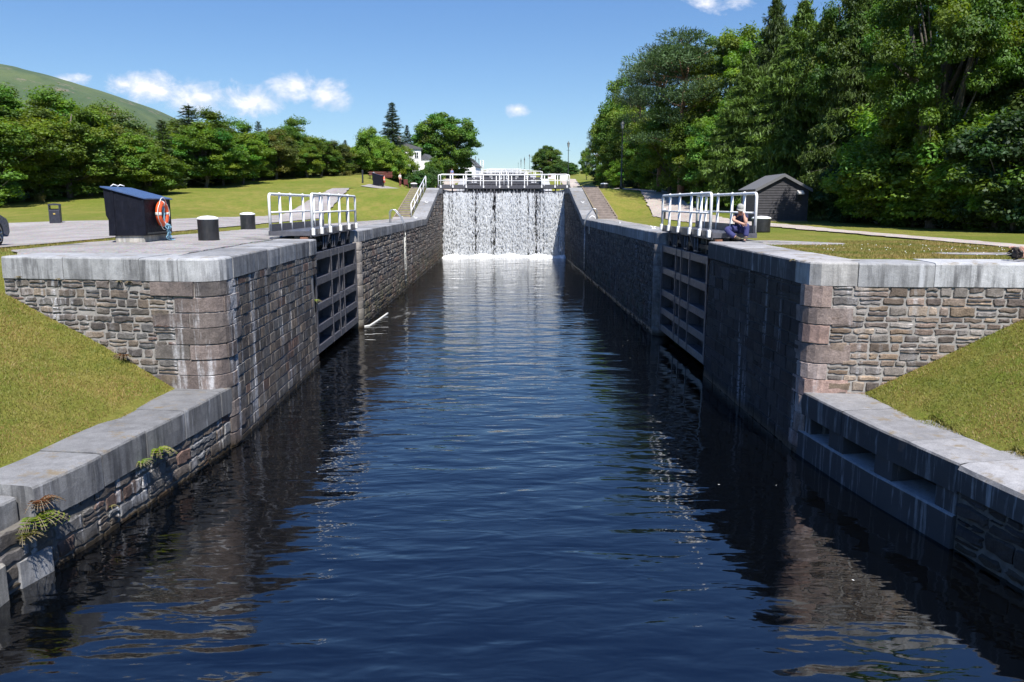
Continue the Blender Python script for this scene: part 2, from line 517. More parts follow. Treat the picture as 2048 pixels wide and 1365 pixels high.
# fair-weather clouds low in the north: centre and size as directions
for (px, py, ra, rb, st) in [(300, 182, 95, 32, 1.0), (400, 196, 120, 34, 1.0), (500, 205, 85, 30, .95), (585, 182, 55, 34, .85),
                             (655, 192, 50, 30, .8), (250, 168, 50, 22, .9), (1034, 219, 26, 14, .8), (1410, 8, 48, 20, .75), (1470, 4, 34, 16, .6),
                             (140, 160, 50, 14, .7)]:
    d = ray(px, py)
    u0, v0 = d.x / d.y, d.z / d.y
    du = nt.math('DIVIDE', nt.math('SUBTRACT', u, u0), ra / F)
    dv = nt.math('DIVIDE', nt.math('SUBTRACT', v, v0), rb / F)
    e = nt.math('SUBTRACT', 1.0, nt.math('SQRT', nt.math('ADD', nt.math('MULTIPLY', du, du), nt.math('MULTIPLY', dv, dv))))
    e = nt.math('MULTIPLY', nt.math('MAXIMUM', e, -1.0), st)
    total = e if total is None else nt.math('SMOOTH_MAX', total, e, .25)
dens = nt.math('ADD', total, nt.math('ADD', nt.math('MULTIPLY', nt.math('SUBTRACT', puff, .5), 2.3), nt.math('MULTIPLY', nt.math('SUBTRACT', fine, .5), .65)))
front = nt.math('GREATER_THAN', sep.outputs[1], .05)
cm = nt.math('MULTIPLY', nt.ramp(dens, [(.02, 0.0), (.32, .42), (.85, .93)]), front)
ccol = nt.mix(nt.ramp(nt.math('ADD', dens, nt.math('MULTIPLY', nt.math('SUBTRACT', fine, .5), 1.2)), [(.2, 0.0), (.9, 1.0)]), (7.6, 8.0, 9.2), (11.0, 10.8, 11.2))
bg = nt.node('ShaderNodeBackground', Strength=.060)
nt.l.new(nt.mix(cm, skyc, ccol), bg.inputs[0])
nt.l.new(bg.outputs[0], nt.node('ShaderNodeOutputWorld').inputs[0])

vs = sc.view_settings
sc.display_settings.display_device = 'sRGB'
vs.view_transform = 'Standard'; vs.look = 'None'; vs.exposure = 0.93; vs.gamma = 1.0
sc.cycles.use_denoising = True
sc.cycles.max_bounces = 8; sc.cycles.transparent_max_bounces = 12
sc.cycles.caustics_reflective = False; sc.cycles.caustics_refractive = False
sc.cycles.sample_clamp_indirect = 6.0

# ------------------------------------------------------------------ terrain
ZC = 3.95                       # coping level of the lowest lock
def sstep(a, b, x):
    t = min(1, max(0, (x - a) / (b - a))); return t * t * (3 - 2 * t)
def lerp_pts(pts, x):
    if x <= pts[0][0]: return pts[0][1]
    for (a, va), (b, vb) in zip(pts, pts[1:]):
        if x <= b:
            return va + (vb - va) * (x - a) / (b - a)
    return pts[-1][1]
def zprof(Y):
    z = ZC
    for k in range(8):
        z += 2.5 * min(1, max(0, (Y - 60 - 55 * k) / 12))
    return z
PL = [(20, 3.95), (35, 3.95), (40, 4.1), (48, 4.4), (55, 4.85), (65, 5.7), (75, 6.5), (95, 8.2), (120, 9.6), (180, 12.0), (460, 23.95), (9000, 30)]
PR = [(20, 3.95), (34, 4.0), (42, 4.16), (52, 4.42), (60, 5.0), (72, 6.05), (85, 6.7), (110, 7.9), (180, 11.5), (460, 23.95), (9000, 30)]
WL = [(6, -6.9), (8.5, -6.62), (10.18, -6.33), (11.27, -6.13), (12.28, -6.05), (13.15, -5.95), (14.44, -5.81), (16.3, -5.67)]
WR = [(4, 8.2), (6.5, 7.55), (8.0, 7.12), (9.81, 6.77), (10.59, 6.66), (11.38, 6.53), (12.78, 6.28), (14.03, 6.13), (15.7, 5.98)]
ZR = 1.32
CW = .98                        # depth of the wing coping
ZW = 1.3
def frontL(X): return 15.64 + .2 * (-5.65 - X)
def frontR(X): return 15.29 - .1 * (X - 5.94)
def wob(X, Y, s=1.0):
    return s * (.5 * math.sin(X * .71 + Y * .37) + .3 * math.sin(X * .23 - Y * .61 + 2) + .2 * math.sin(X * 1.7 + Y * 1.3 + 1))
def ground(X, Y):
    if X < 0:
        fl = frontL(X)
        if Y < fl + .5:
            xb = lerp_pts(WL, Y) - CW
            if X > xb + .35: return -2.2
            zb = ZW - .03 + .55 * max(0, xb - X) - .012 * max(0, xb - X) ** 2 + wob(X * 2, Y * 2, .035)
            if Y < 9.0: zb = min(zb, ZW + .1 * (xb - X))
            zt = 3.72 if X > -11.2 else 3.95
            return min(zb, zt) + wob(X, Y, .02)
        d = -X - 6.0
        if d < .75: return -2.2
        kk = sstep(6 - 2 * sstep(70, 84, Y), 20 - 8 * sstep(70, 90, Y), d); z = zprof(Y) * (1 - kk) + lerp_pts(PL, Y) * kk - .05
        if Y < 34:
            z -= .03 * max(0, min(8, -11.5 - X)) * (1 - sstep(24, 34, Y))
        if d > 8: z += wob(X * .4, Y * .4, .10) * sstep(8, 16, d)
        return z
    fr = frontR(X)
    if Y < fr + .5:
        xb = lerp_pts(WR, Y) + CW
        if X < xb - .12: return -2.2
        zb = ZR - .03 + .58 * max(0, X - xb) - .012 * max(0, X - xb) ** 2 + wob(X * 2, Y * 2, .035)
        if Y < 8.0: zb = ZR - .03 + .4 * max(0, X - xb)
        return min(zb, 3.72) + wob(X, Y, .02)
    d = X - 6.0
    if d < .75: return -2.2
    k = sstep(3.2, 8.5, d)
    z = zprof(Y) * (1 - k) + lerp_pts(PR, Y) * k - .05
    if d > 11: z += wob(X * .4, Y * .4, .12) * sstep(11, 16, d)
    return z

def grid_mesh(xs, ys, fn, name, mat):
    xs = np.array(xs); ys = np.array(ys)
    V = np.array([(x, y, fn(x, y)) for y in ys for x in xs], np.float32)
    nx, ny = len(xs), len(ys)
    i = np.arange(nx - 1)[None, :] + np.arange(ny - 1)[:, None] * nx
    Fc = np.stack([i, i + 1, i + 1 + nx, i + nx], -1).reshape(-1, 4)
    return np_mesh(name, V, Fc, mat, smooth=False)

xs = [-5400, -4000, -2000, -1000, -500, -300, -200, -140, -100, -80, -65, -55, -48, -42, -38, -34, -31, -28, -26, -24, -22, -20, -18.5, -17]
xs += list(np.arange(-16, 16.01, .3)) + [17, 18, 19.5, 21, 23, 25, 28, 32, 37, 43, 50, 60, 75, 100, 140, 200, 300, 500, 1000, 2000, 4000, 5400]
ys = [-60, -30, -15, -5, 0, 3, 5] + list(np.arange(6, 20, .25)) + list(np.arange(20, 58, 1.0)) + list(np.arange(58, 76, .6)) + list(np.arange(76, 150, 2.0)) + [150, 160, 170, 182, 200, 225, 237, 260, 280, 292, 320, 335, 347, 380, 390, 402, 440, 457, 480, 520, 600, 800, 1200, 2000, 3000, 4300]
gme = grid_mesh(xs, ys, ground, 'ground', M['grass'])
struct(link(bpy.data.objects.new('ground', gme)))

def strip(name, rows, mat, lift=.035, m=10, step=.5, jit=.12, seed=1, zf=ground):
    rr = random.Random(seed)
    rows = sorted(rows)
    Ys = list(np.arange(rows[0][0], rows[-1][0], step)) + [rows[-1][0]]
    V = []
    for Y in Ys:
        xl = lerp_pts([(a, b) for a, b, c in rows], Y) + rr.uniform(-jit, jit)
        xr = lerp_pts([(a, c) for a, b, c in rows], Y) + rr.uniform(-jit, jit)
        for k in range(m + 1):
            x = xl + (xr - xl) * k / m
            V.append((x, Y, max(zf(x, Y), min(zf(x, Y + .3), zf(x, Y) + .3)) + lift))
    n = m + 1
    Fc = [(i * n + k, i * n + k + 1, (i + 1) * n + k + 1, (i + 1) * n + k) for i in range(len(Ys) - 1) for k in range(m)]
    o = bpy.data.objects.new(name, np_mesh(name, np.array(V), np.array(Fc), mat))
    return struct(link(o))
strip('road', [(8, -45, -14.6), (15, -45, -13.4), (22, -45, -13.2), (36, -45, -13.2), (39, -28, -13.2), (42, -21.5, -13.3), (45, -19.0, -13.4), (56, -16.7, -13.6), (68, -15.7, -13.6), (74.5, -14.9, -13.7)], M['gravel'], .04, 26, .6, .1)
strip('apron', [(16.9, -10.2, -6.5), (19, -11.6, -6.5), (23, -11.9, -6.6), (26, -11.5, -6.7), (35, -11.0, -6.7), (45, -9.6, -6.7), (56, -8.4, -6.8), (60.2, -8.3, -6.85)], M['apron'], .045, 10, .5, .1, 3)
strip('path', [(15.2, 12.9, 14.1), (20.5, 12.7, 13.8), (30, 12.6, 13.7), (36, 12.3, 13.7), (40, 11.2, 13.2), (44, 10.6, 12.7), (50, 10.6, 13.2), (58, 10.8, 13.7), (66, 11.6, 14.3), (76, 12.4, 15.0), (86, 10.5, 13.0), (95, 9.2, 11.6), (118, 8.8, 11.2), (160, 8.8, 11.2)], M['path'], .045, 8, .5, .1, 4)
strip('worn_track', [(21.6, 7.0, 7.8), (22.1, 7.0, 9.4), (22.7, 7.0, 9.7), (24.4, 7.0, 8.4)], M['apron'], .012, 8, .25, .12, 5)
strip('bare_patch', [(17.3, 10.8, 11.6), (17.6, 9.7, 12.2), (18.0, 9.6, 11.8), (18.3, 10.2, 10.8)], M['apron'], .012, 8, .2, .1, 6)
strip('towpath', [(30.6, 6.8, 7.3), (40, 6.8, 7.4), (52, 6.8, 7.7), (59.6, 6.85, 8.3)], M['apron'], .04, 5, .6, .06, 8)
strip('upper_path', [(73, -8.9, -6.9), (84, -9.0, -6.8), (130, -9.5, -6.8), (250, -9.5, -6.8)], M['path'], .04, 4, 1.0, .1, 9)
strip('kiosk_path', [(84, -14.9, -12.8), (88, -14.6, -11.8), (94, -12.8, -10.9), (104, -11.6, -10.4)], M['gravel'], .05, 6, .8, .1, 10)

# ------------------------------------------------------------------ water
def water_mat(name):
    m, nt, b = new_mat(name)
    pos = nt.node('ShaderNodeNewGeometry').outputs['Position']
    px_ = nt.mapping(pos, (.62, 1.5, 1), rot=(0, 0, R(8)))
    w1 = nt.noise(px_, .72, 2, .45, .5)
    w2 = nt.noise(nt.mapping(pos, (1.0, 2.6, 1), rot=(0, 0, R(-11))), 1.25, 2, .5, .4)
    w3 = nt.noise(nt.mapping(pos, (1.2, 2.8, 1), rot=(0, 0, R(4))), 5.0, 2, .5)
    calm = nt.ramp(nt.noise(nt.mapping(pos, (.25, .12, 1)), 1.0, 2), [(.35, .35), (.65, 1.0)])
    sx = nt.node('ShaderNodeSeparateXYZ', Vector=pos)
    # lively under the fall, calmer along the east wall near the mouth
    edge = nt.node('ShaderNodeMapRange', Value=sx.outputs[0]); edge.inputs[1].default_value = 1.5; edge.inputs[2].default_value = 5.0
    edge.inputs[3].default_value = 1.0; edge.inputs[4].default_value = .30
    far = nt.node('ShaderNodeMapRange', Value=sx.outputs[1]); far.inputs[1].default_value = 22.0; far.inputs[2].default_value = 70.0
    far.inputs[3].default_value = 0.0; far.inputs[4].default_value = 1.0
    amp = nt.math('MAXIMUM', edge.outputs[0], far.outputs[0])
    h = nt.math('ADD', nt.math('MULTIPLY', w1, 1.0), nt.math('MULTIPLY', w2, .36))
    fine = nt.math('MULTIPLY', nt.math('MULTIPLY', w3, .030), calm)
    h = nt.math('MULTIPLY', nt.math('ADD', h, fine), amp)
    foam_n = nt.noise(nt.mapping(pos, (1.0, .55, 1)), 1.3, 6, .7, .8)
    # broken foam drifting by the gate recess and below the fall
    cx = nt.math('ADD', sx.outputs[0], 4.6); cyy = nt.math('SUBTRACT', sx.outputs[1], 36.5)
    q = nt.math('ADD', nt.math('MULTIPLY', nt.math('MULTIPLY', cx, cx), .55), nt.math('MULTIPLY', nt.math('MULTIPLY', cyy, cyy), .05))
    near = nt.math('SUBTRACT', 1.0, q, clamp=True)
    fall = nt.node('ShaderNodeMapRange', Value=sx.outputs[1]); fall.inputs[1].default_value = 66.0; fall.inputs[2].default_value = 76.5
    fz = nt.math('MAXIMUM', nt.math('MULTIPLY', near, .9), nt.math('POWER', fall.outputs[0], 2.0))
    foam = nt.ramp(nt.math('ADD', nt.math('MULTIPLY', foam_n, .6), nt.math('MULTIPLY', fz, .30)), [(.55, 0.0), (.70, .5)])
    col = nt.mix(foam, (.0010, .0013, .0018), (.55, .56, .55))
    setc(nt, b, Base__Color=col, Roughness=nt.math('ADD', .025, nt.math('MULTIPLY', foam, .6)), Normal=nt.bump(h, .42, .16))
    b.inputs['IOR'].default_value = 2.1
    return m
M['water'] = water_mat('canal_water')
wm = MB(); wm.add([(-13, -40, 0), (13, -40, 0), (13, 78.6, 0), (-13, 78.6, 0)], [(0, 1, 2, 3)])
struct(wm.build('water', M['water']))

# ------------------------------------------------------------------ masonry
class Path:
    def __init__(s, pts):
        s.p = [Vector((x, y)) for x, y in pts]
        s.cum = [0]
        for a, b in zip(s.p, s.p[1:]):
            s.cum.append(s.cum[-1] + (b - a).length)
        s.L = s.cum[-1]
        s.nrm = []
        for i in range(len(s.p)):
            d = (s.p[min(i + 1, len(s.p) - 1)] - s.p[max(i - 1, 0)]).normalized()
            s.nrm.append(Vector((d.y, -d.x)))       # outward = right-hand side
    def at(s, t):
        t = min(max(t, 0), s.L)
        for i in range(len(s.cum) - 1):
            if t <= s.cum[i + 1] + 1e-9:
                k = (t - s.cum[i]) / max(1e-9, s.cum[i + 1] - s.cum[i])
                return s.p[i].lerp(s.p[i + 1], k), s.nrm[i].lerp(s.nrm[i + 1], k).normalized()
        return s.p[-1], s.nrm[-1]
    def pt(s, t, off, z):
        p, n = s.at(t)
        return (p.x + n.x * off, p.y + n.y * off, z)
    def s_at_y(s, Y):
        best = min(range(len(s.p)), key=lambda i: abs(s.p[i].y - Y))
        return s.cum[best]

def fillet(a, c, b, r, n=14):
    """points of a rounded corner at c between directions to a and b"""
    a, b, c = Vector(a), Vector(b), Vector(c)
    u, v_ = (a - c).normalized(), (b - c).normalized()
    ang = u.angle(v_); t = r / math.tan(ang / 2)
    p0 = c + u * t; p1 = c + v_ * t
    ctr = c + (u + v_).normalized() * (r / math.sin(ang / 2))
    a0 = math.atan2(p0.y - ctr.y, p0.x - ctr.x); a1 = math.atan2(p1.y - ctr.y, p1.x - ctr.x)
    da = (a1 - a0 + math.pi) % (2 * math.pi) - math.pi
    return [(ctr.x + r * math.cos(a0 + da * k / n), ctr.y + r * math.sin(a0 + da * k / n)) for k in range(n + 1)]

BROWN = [(.15, .125, .105), (.185, .155, .13), (.12, .105, .095), (.17, .16, .15), (.10, .09, .085), (.20, .16, .125), (.14, .135, .13), (.16, .105, .085)]
WARM = [(.24, .195, .15), (.20, .17, .15), (.28, .24, .20), (.18, .175, .175), (.21, .165, .125), (.15, .13, .12), (.22, .21, .20), (.195, .158, .138), (.30, .29, .28)]
PINK = [(.185, .155, .14), (.20, .162, .146), (.165, .145, .135), (.19, .17, .155)]
PINKR = [(.33, .245, .22), (.36, .29, .265), (.30, .255, .24), (.31, .27, .26), (.31, .24, .21)]
DARK = [(.13, .115, .10), (.16, .14, .12), (.10, .09, .08), (.12, .10, .09), (.15, .14, .135)]

def stones(mb, path, sa, sb, z0, ztop, seed, hs, ls, pal, depth=.03, split=.0, jit=.012, bev=.018, gap=.014, endfn=None, startfn=None, topfn=None):
    """coursed stones on a wall face, each one a slightly domed block"""
    rr = random.Random(seed)
    z = z0
    while z < ztop - .02:
        h = rr.uniform(*hs)
        if z + h > ztop - .05: h = ztop - z
        s0 = (startfn(z + h / 2) if startfn else sa) + 0.0
        send = endfn(z + h / 2) if endfn else sb
        s_ = s0
        while s_ < send - .01:
            l = rr.uniform(*ls)
            if rr.random() < .12: l *= 1.5
            if s_ + l > send - ls[0] * .5: l = send - s_
            parts = [(z, z + h)]
            if rr.random() < split and h > .15:
                c = rr.uniform(.35, .65)
                if rr.random() < .25: c2 = c * .5; parts = [(z, z + h * c2), (z + h * c2, z + h * c), (z + h * c, z + h)]
                else: parts = [(z, z + h * c), (z + h * c, z + h)]
            for (za, zb) in parts:
                nspl = 1
                if (zb - za) < .17 and l > .5 and split > 0 and rr.random() < .5: nspl = 2
                cuts = [0, 1] if nspl == 1 else [0, rr.uniform(.35, .65), 1]
                for c0, c1 in zip(cuts, cuts[1:]):
                    one_stone(mb, path, s_ + l * c0, s_ + l * c1, za, zb, rr, pal, depth, jit, bev, gap, topfn)
            s_ += l
        z += h

def one_stone(mb, path, s0, s1, za, zb, rr, pal, depth, jit, bev, gap, topfn):
    if topfn:
        t = topfn((s0 + s1) / 2)
        if za > t - .03: return
        zb = min(zb, t)
    g = gap * rr.uniform(.5, 1.6)
    s0 += g; s1 -= g; za += g; zb -= g
    if s1 - s0 < .03 or zb - za < .02: return
    bv = min(bev * rr.uniform(.6, 1.5), (s1 - s0) * .3, (zb - za) * .3)
    n = max(1, int((s1 - s0) / (.16 if depth > .018 else .09)))
    S = [s0, s0 + bv] + [s0 + bv + (s1 - s0 - 2 * bv) * k / n for k in range(1, n)] + [s1 - bv, s1]
    Z = [za, za + bv, (za + zb) / 2, zb - bv, zb]
    d = depth * rr.uniform(.25, 1.3)
    col = rr.choice(pal); f = rr.uniform(.72, 1.28); col = tuple(min(.8, c * f) for c in col)
    tilt = rr.uniform(-.25, .25) * depth
    vs = []
    for j, zz in enumerate(Z):
        for i, ss in enumerate(S):
            edge = j in (0, 4) or i in (0, len(S) - 1)
            corner = j in (0, 4) and i in (0, len(S) - 1)
            dd = -.02 if edge else d + rr.uniform(-.22, .22) * depth + tilt * (zz - za) / max(.01, zb - za)
            js = rr.uniform(-jit, jit); jz = rr.uniform(-jit, jit)
            if corner:
                js += bv * .5 * (1 if i == 0 else -1); jz += bv * .5 * (1 if j == 0 else -1)
            vs.append(path.pt(ss + js, dd, zz + jz))
    nx = len(S)
    fs = [(j * nx + i, j * nx + i + 1, (j + 1) * nx + i + 1, (j + 1) * nx + i) for j in range(4) for i in range(nx - 1)]
    mb.add(vs, fs, col, False)

def backing(path, sa, sb, z0, ztopfn, name, mat, parent, step=.5, thick=0.35):
    mb = MB()
    n = max(2, int((sb - sa) / step))
    S = [sa + (sb - sa) * k / n for k in range(n + 1)]
    vs = []
    for s_ in S:
        zt = ztopfn(s_) if callable(ztopfn) else ztopfn
        vs += [path.pt(s_, -.012, z0), path.pt(s_, -.012, zt), path.pt(s_, -thick, zt), path.pt(s_, -thick, z0)]
    fs = []
    for i in range(n):
        a = i * 4; b = a + 4
        for k in range(3):
            fs.append((a + k, b + k, b + k + 1, a + k + 1))
    fs += [(0, 1, 2, 3), (n * 4 + 3, n * 4 + 2, n * 4 + 1, n * 4)]
    mb.add(vs, fs)
    return mb.build(name, mat, parent)

def coping(path, sa, sb, ztop, th, width, mat, parent, lens=(1.3, 2.1), seed=1, over=.025, gap=.012, chamf=.045, mats=None):
    rr = random.Random(seed)
    s_ = sa
    while s_ < sb - .05:
        l = rr.uniform(*lens)
        if s_ + l > sb - lens[0] * .6: l = sb - s_
        a, b = s_ + gap / 2, s_ + l - gap / 2
        n = max(1, int((b - a) / .2))
        e = over + rr.uniform(-.008, .008); dz = rr.uniform(-.008, .008)
        mb = MB()
        vs = []
        prof = [(-width, -th), (-width, 0), (-width * .5, .004), (-chamf - .02, 0), (e - chamf * .35, -chamf * .4), (e, -chamf), (e + .004, -th * .5), (e, -th)]
        m = len(prof)
        for k in range(n + 1):
            t = a + (b - a) * k / n
            zt = (ztop(t) if callable(ztop) else ztop) + dz
            ins = .012 if k in (0, n) else 0
            for q, (o_, zz) in enumerate(prof):
                vs.append(path.pt(t, o_ - (ins if q >= 4 else 0) + rr.uniform(-.004, .004), zt + zz - (ins * .6 if q in (2, 3) else 0)))
        fs = []
        for k in range(n):
            for q in range(m):
                q2 = (q + 1) % m
                fs.append((k * m + q, (k + 1) * m + q, (k + 1) * m + q2, k * m + q2))
        fs += [tuple(range(m)), tuple(n * m + q for q in range(m - 1, -1, -1))]
        mb.add(vs, fs)
        # local origin at the block so that its shade varies block by block
        mb.build('coping_stone', mat if not mats else rr.choice(mats), parent)
        s_ += l

TH = .46
# --- west (left) quay: front, rounded corner, canal face up to the gate
fa, fc, fb = (-10.42, 16.62), (-5.62, 15.66), (-5.84, 24.85)
LQ = Path([fa, (-8.6, 16.25), (-7.4, 16.01)] + fillet(fa, fc, fb, .45) + [(-5.68, 18.0), (-5.76, 21.0), (-5.80, 23), fb])
q = thing('quay_wall', 'stone quay wall below the life-ring hut, its sunlit front facing the viewer', 'wall', (0, 0, 0))
s_arc0, s_arc1 = LQ.cum[3], LQ.cum[17]
zt = ZC - TH
backing(LQ, 0, LQ.L - .55, -1.2, zt, 'mortar_core', M['mortar'], q, .25)
mb = MB()
# recessed rubble front, quoins round the corner, squared courses on the canal face
qend = lambda z: s_arc0 - .75 + .55 * (int(z / .3) % 2) * (1 if z < 2.5 else .6)
stones(mb, LQ, .0, 0, -.6, zt, 11, (.13, .22), (.18, .50), BROWN + DARK[:2] + WARM[:2], .016, .42, .018, .022, .012, endfn=lambda z: s_arc0 - .45)
stones(mb, LQ, 0, 0, -.6, zt, 12, (.29, .34), (.6, 1.1), PINK, .030, 0, .006, .012, .005, startfn=lambda z: s_arc0 - .95 + .5 * (int(z * 3.1) % 2), endfn=lambda z: s_arc1 + .25 + .4 * (int(z * 3.1) % 2))
gend = lambda z: LQ.L - .12 - .95 * max(0, (z - .0) / 3.3) if z < 2.95 else LQ.L
stones(mb, LQ, 0, 0, -.6, zt, 13, (.19, .29), (.28, .66), BROWN + DARK, .013, 0, .008, .012, .008, startfn=lambda z: s_arc1 + .22, endfn=gend)
mb.build('masonry', M['masonry'], q)
coping(LQ, 0, s_arc0 - .3, ZC, TH, 1.1, M['coping_w'], q, (1.35, 1.75), 3)
coping(LQ, s_arc0 - .3, s_arc1 + .35, ZC, TH, 1.1, M['coping_w'], q, (3, 4), 4)
coping(LQ, s_arc1 + .35, LQ.L, ZC, TH, 1.1, M['coping'], q, (1.1, 1.9), 5)

# --- east (right) quay
ga, gc, gb = (5.90, 22.95), (5.93, 15.28), (15.75, 14.23)
RQ = Path([ga, (5.90, 21), (5.91, 18.5)] + fillet(ga, gc, gb, .36) + [(7.4, 15.123), (9, 14.952), (11.5, 14.685), gb])
zR = lambda s_: ZC - .045 * min(1, s_ / 7)
q = thing('quay_wall', 'stone quay wall under the seated man, half in deep shade, half sunlit with pinkish corner stones', 'wall', (0, 0, 0))
r0, r1 = RQ.cum[3], RQ.cum[17]
zt = ZC - TH - .04
backing(RQ, .3, r0 - .2, -1.2, zt, 'mortar_core', M['mortar_shade'], q, .4)
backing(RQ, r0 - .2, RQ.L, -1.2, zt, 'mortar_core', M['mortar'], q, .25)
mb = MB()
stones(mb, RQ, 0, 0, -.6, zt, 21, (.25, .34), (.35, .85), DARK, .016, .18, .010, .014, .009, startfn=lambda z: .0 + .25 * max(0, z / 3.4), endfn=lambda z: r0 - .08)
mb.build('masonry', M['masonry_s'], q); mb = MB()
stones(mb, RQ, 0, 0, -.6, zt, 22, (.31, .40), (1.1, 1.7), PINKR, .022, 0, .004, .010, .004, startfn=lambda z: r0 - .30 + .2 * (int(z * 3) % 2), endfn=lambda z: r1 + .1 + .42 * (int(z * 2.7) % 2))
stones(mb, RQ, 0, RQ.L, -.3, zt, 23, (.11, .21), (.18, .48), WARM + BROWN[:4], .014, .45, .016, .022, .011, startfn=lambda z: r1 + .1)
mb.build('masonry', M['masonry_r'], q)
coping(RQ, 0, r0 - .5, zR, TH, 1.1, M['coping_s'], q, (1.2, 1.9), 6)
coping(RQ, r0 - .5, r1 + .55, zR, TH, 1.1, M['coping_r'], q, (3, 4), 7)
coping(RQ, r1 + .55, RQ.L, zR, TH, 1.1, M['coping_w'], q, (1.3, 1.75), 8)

zt = ZC - TH
# --- wing walls
LW = Path([(x, y) for y, x in WL[1:]])
sj = LW.L
q = thing('wing_wall', 'low curving wall with grey coping slabs below the sloping grass bank, ferns growing on it', 'wall', (0, 0, 0))
s_step = LW.s_at_y(10.18)
backing(LW, 0, sj, -1.0, ZW - .5, 'mortar_core', M['mortar_dark'], q, .3)
mb = MB()
stones(mb, LW, s_step - .1, sj, -.5, ZW - .5, 31, (.19, .29), (.28, .6), BROWN + [(.2, .2, .2), (.17, .17, .175)], .016, .22, .025, .02, .013)
stones(mb, LW, 0, s_step - .1, -.3, ZW - .45, 32, (.2, .3), (.3, .6), DARK, .01, .3, .02, .02, .02)
mb.build('masonry', M['masonry'], q)
coping(LW, s_step, sj, ZW, .54, CW, M['coping_d'], q, (1.15, 1.75), 9, .04, .02, .05)
lo = MB()
LW2 = Path([(x - .22, y) for y, x in WL[:3]])
coping(LW2, 0, LW2.L, ZW - .14, .62, .75, M['coping_d'], q, (2, 3), 10, .03)
bk = MB(); bk.prism([(-6.85, 9.82), (-6.36, 9.84), (-6.23, 10.36), (-6.6, 10.42)], -.6, .36)
bk.build('plinth_block', M['coping'], q)
pl = thing('fender_post', 'pale square fender post standing in the water at the frame edge', 'post', (-6.50, 9.42, 0))
pb = MB(); pb.box((0, 0, 0.0), (.30, .30, 1.0), bev=.03); pb.build('post', M['concrete'], pl)
bb = MB(); bb.box((0, -.16, .3), (.12, .03, .12), bev=.02); bb.build('fixing_plate', M['rust'], pl)

RW = Path([(x, y) for y, x in reversed(WR[:-1])][0:0] + [(5.98, 15.7)] + [(x, y) for y, x in reversed(WR[:-1])])
q = thing('wing_wall', 'low curving wall in shade with three square culvert openings, below the grass bank', 'wall', (0, 0, 0))
sR = RW.s_at_y
def sy(Y):
    lo_, hi_ = 0, RW.L
    for _ in range(40):
        m_ = (lo_ + hi_) / 2
        if RW.at(m_)[0].y > Y: lo_ = m_
        else: hi_ = m_
    return lo_
ops = [(sy(15.1), sy(14.35)), (sy(13.85), sy(12.85)), (sy(12.4), sy(11.4))]
s_end = sy(10.95)
# pierced concrete band: piers between the openings, sill ledge below, dark chambers behind
prev = 0
pieces = []
for a, b in ops:
    pieces.append((prev, a)); prev = b
pieces.append((prev, s_end))
for a, b in pieces:
    mb = MB()
    n = max(2, int((b - a) / .3))
    vs = []
    for k in range(n + 1):
        t = a + (b - a) * k / n
        vs += [RW.pt(t, .0, .50), RW.pt(t, .0, .86), RW.pt(t, -.6, .86), RW.pt(t, -.6, .50)]
    fs = [(i * 4 + k, i * 4 + 4 + k, i * 4 + 4 + (k + 1) % 4, i * 4 + (k + 1) % 4) for i in range(n) for k in range(4)]
    fs += [(0, 1, 2, 3), (n * 4 + 3, n * 4 + 2, n * 4 + 1, n * 4)]
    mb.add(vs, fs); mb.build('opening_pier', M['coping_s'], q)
mb = MB(); n = 24; vs = []
for k in range(n + 1):
    t = s_end * k / n
    vs += [RW.pt(t, .06, -.6), RW.pt(t, .06, .49), RW.pt(t, .035, .515), RW.pt(t, -.62, .52), RW.pt(t, -.62, -.6)]
fs = [(i * 5 + k, i * 5 + 5 + k, i * 5 + 5 + (k + 1) % 5, i * 5 + (k + 1) % 5) for i in range(n) for k in range(5)]
fs += [(0, 1, 2, 3, 4), tuple(n * 5 + k for k in (4, 3, 2, 1, 0))]
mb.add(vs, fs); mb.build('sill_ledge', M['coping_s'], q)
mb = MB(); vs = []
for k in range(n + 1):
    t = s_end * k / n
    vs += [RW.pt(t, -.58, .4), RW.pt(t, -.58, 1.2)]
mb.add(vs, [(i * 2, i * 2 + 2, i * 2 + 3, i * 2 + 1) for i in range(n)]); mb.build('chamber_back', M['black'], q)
backing(RW, s_end - .05, RW.L, -1.0, ZR - .36, 'mortar_core', M['mortar_dark'], q, .3)
mb = MB()
stones(mb, RW, s_end + .02, RW.L, -.5, ZR - .4, 41, (.2, .32), (.28, .7), DARK, .045, .4, .03, .03, .022)
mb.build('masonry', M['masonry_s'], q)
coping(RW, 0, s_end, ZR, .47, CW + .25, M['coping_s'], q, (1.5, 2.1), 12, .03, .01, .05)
coping(RW, s_end, RW.L, ZR, .42, CW + .3, M['coping_s'], q, (1.6, 2.3), 13, .06, .015, .10)

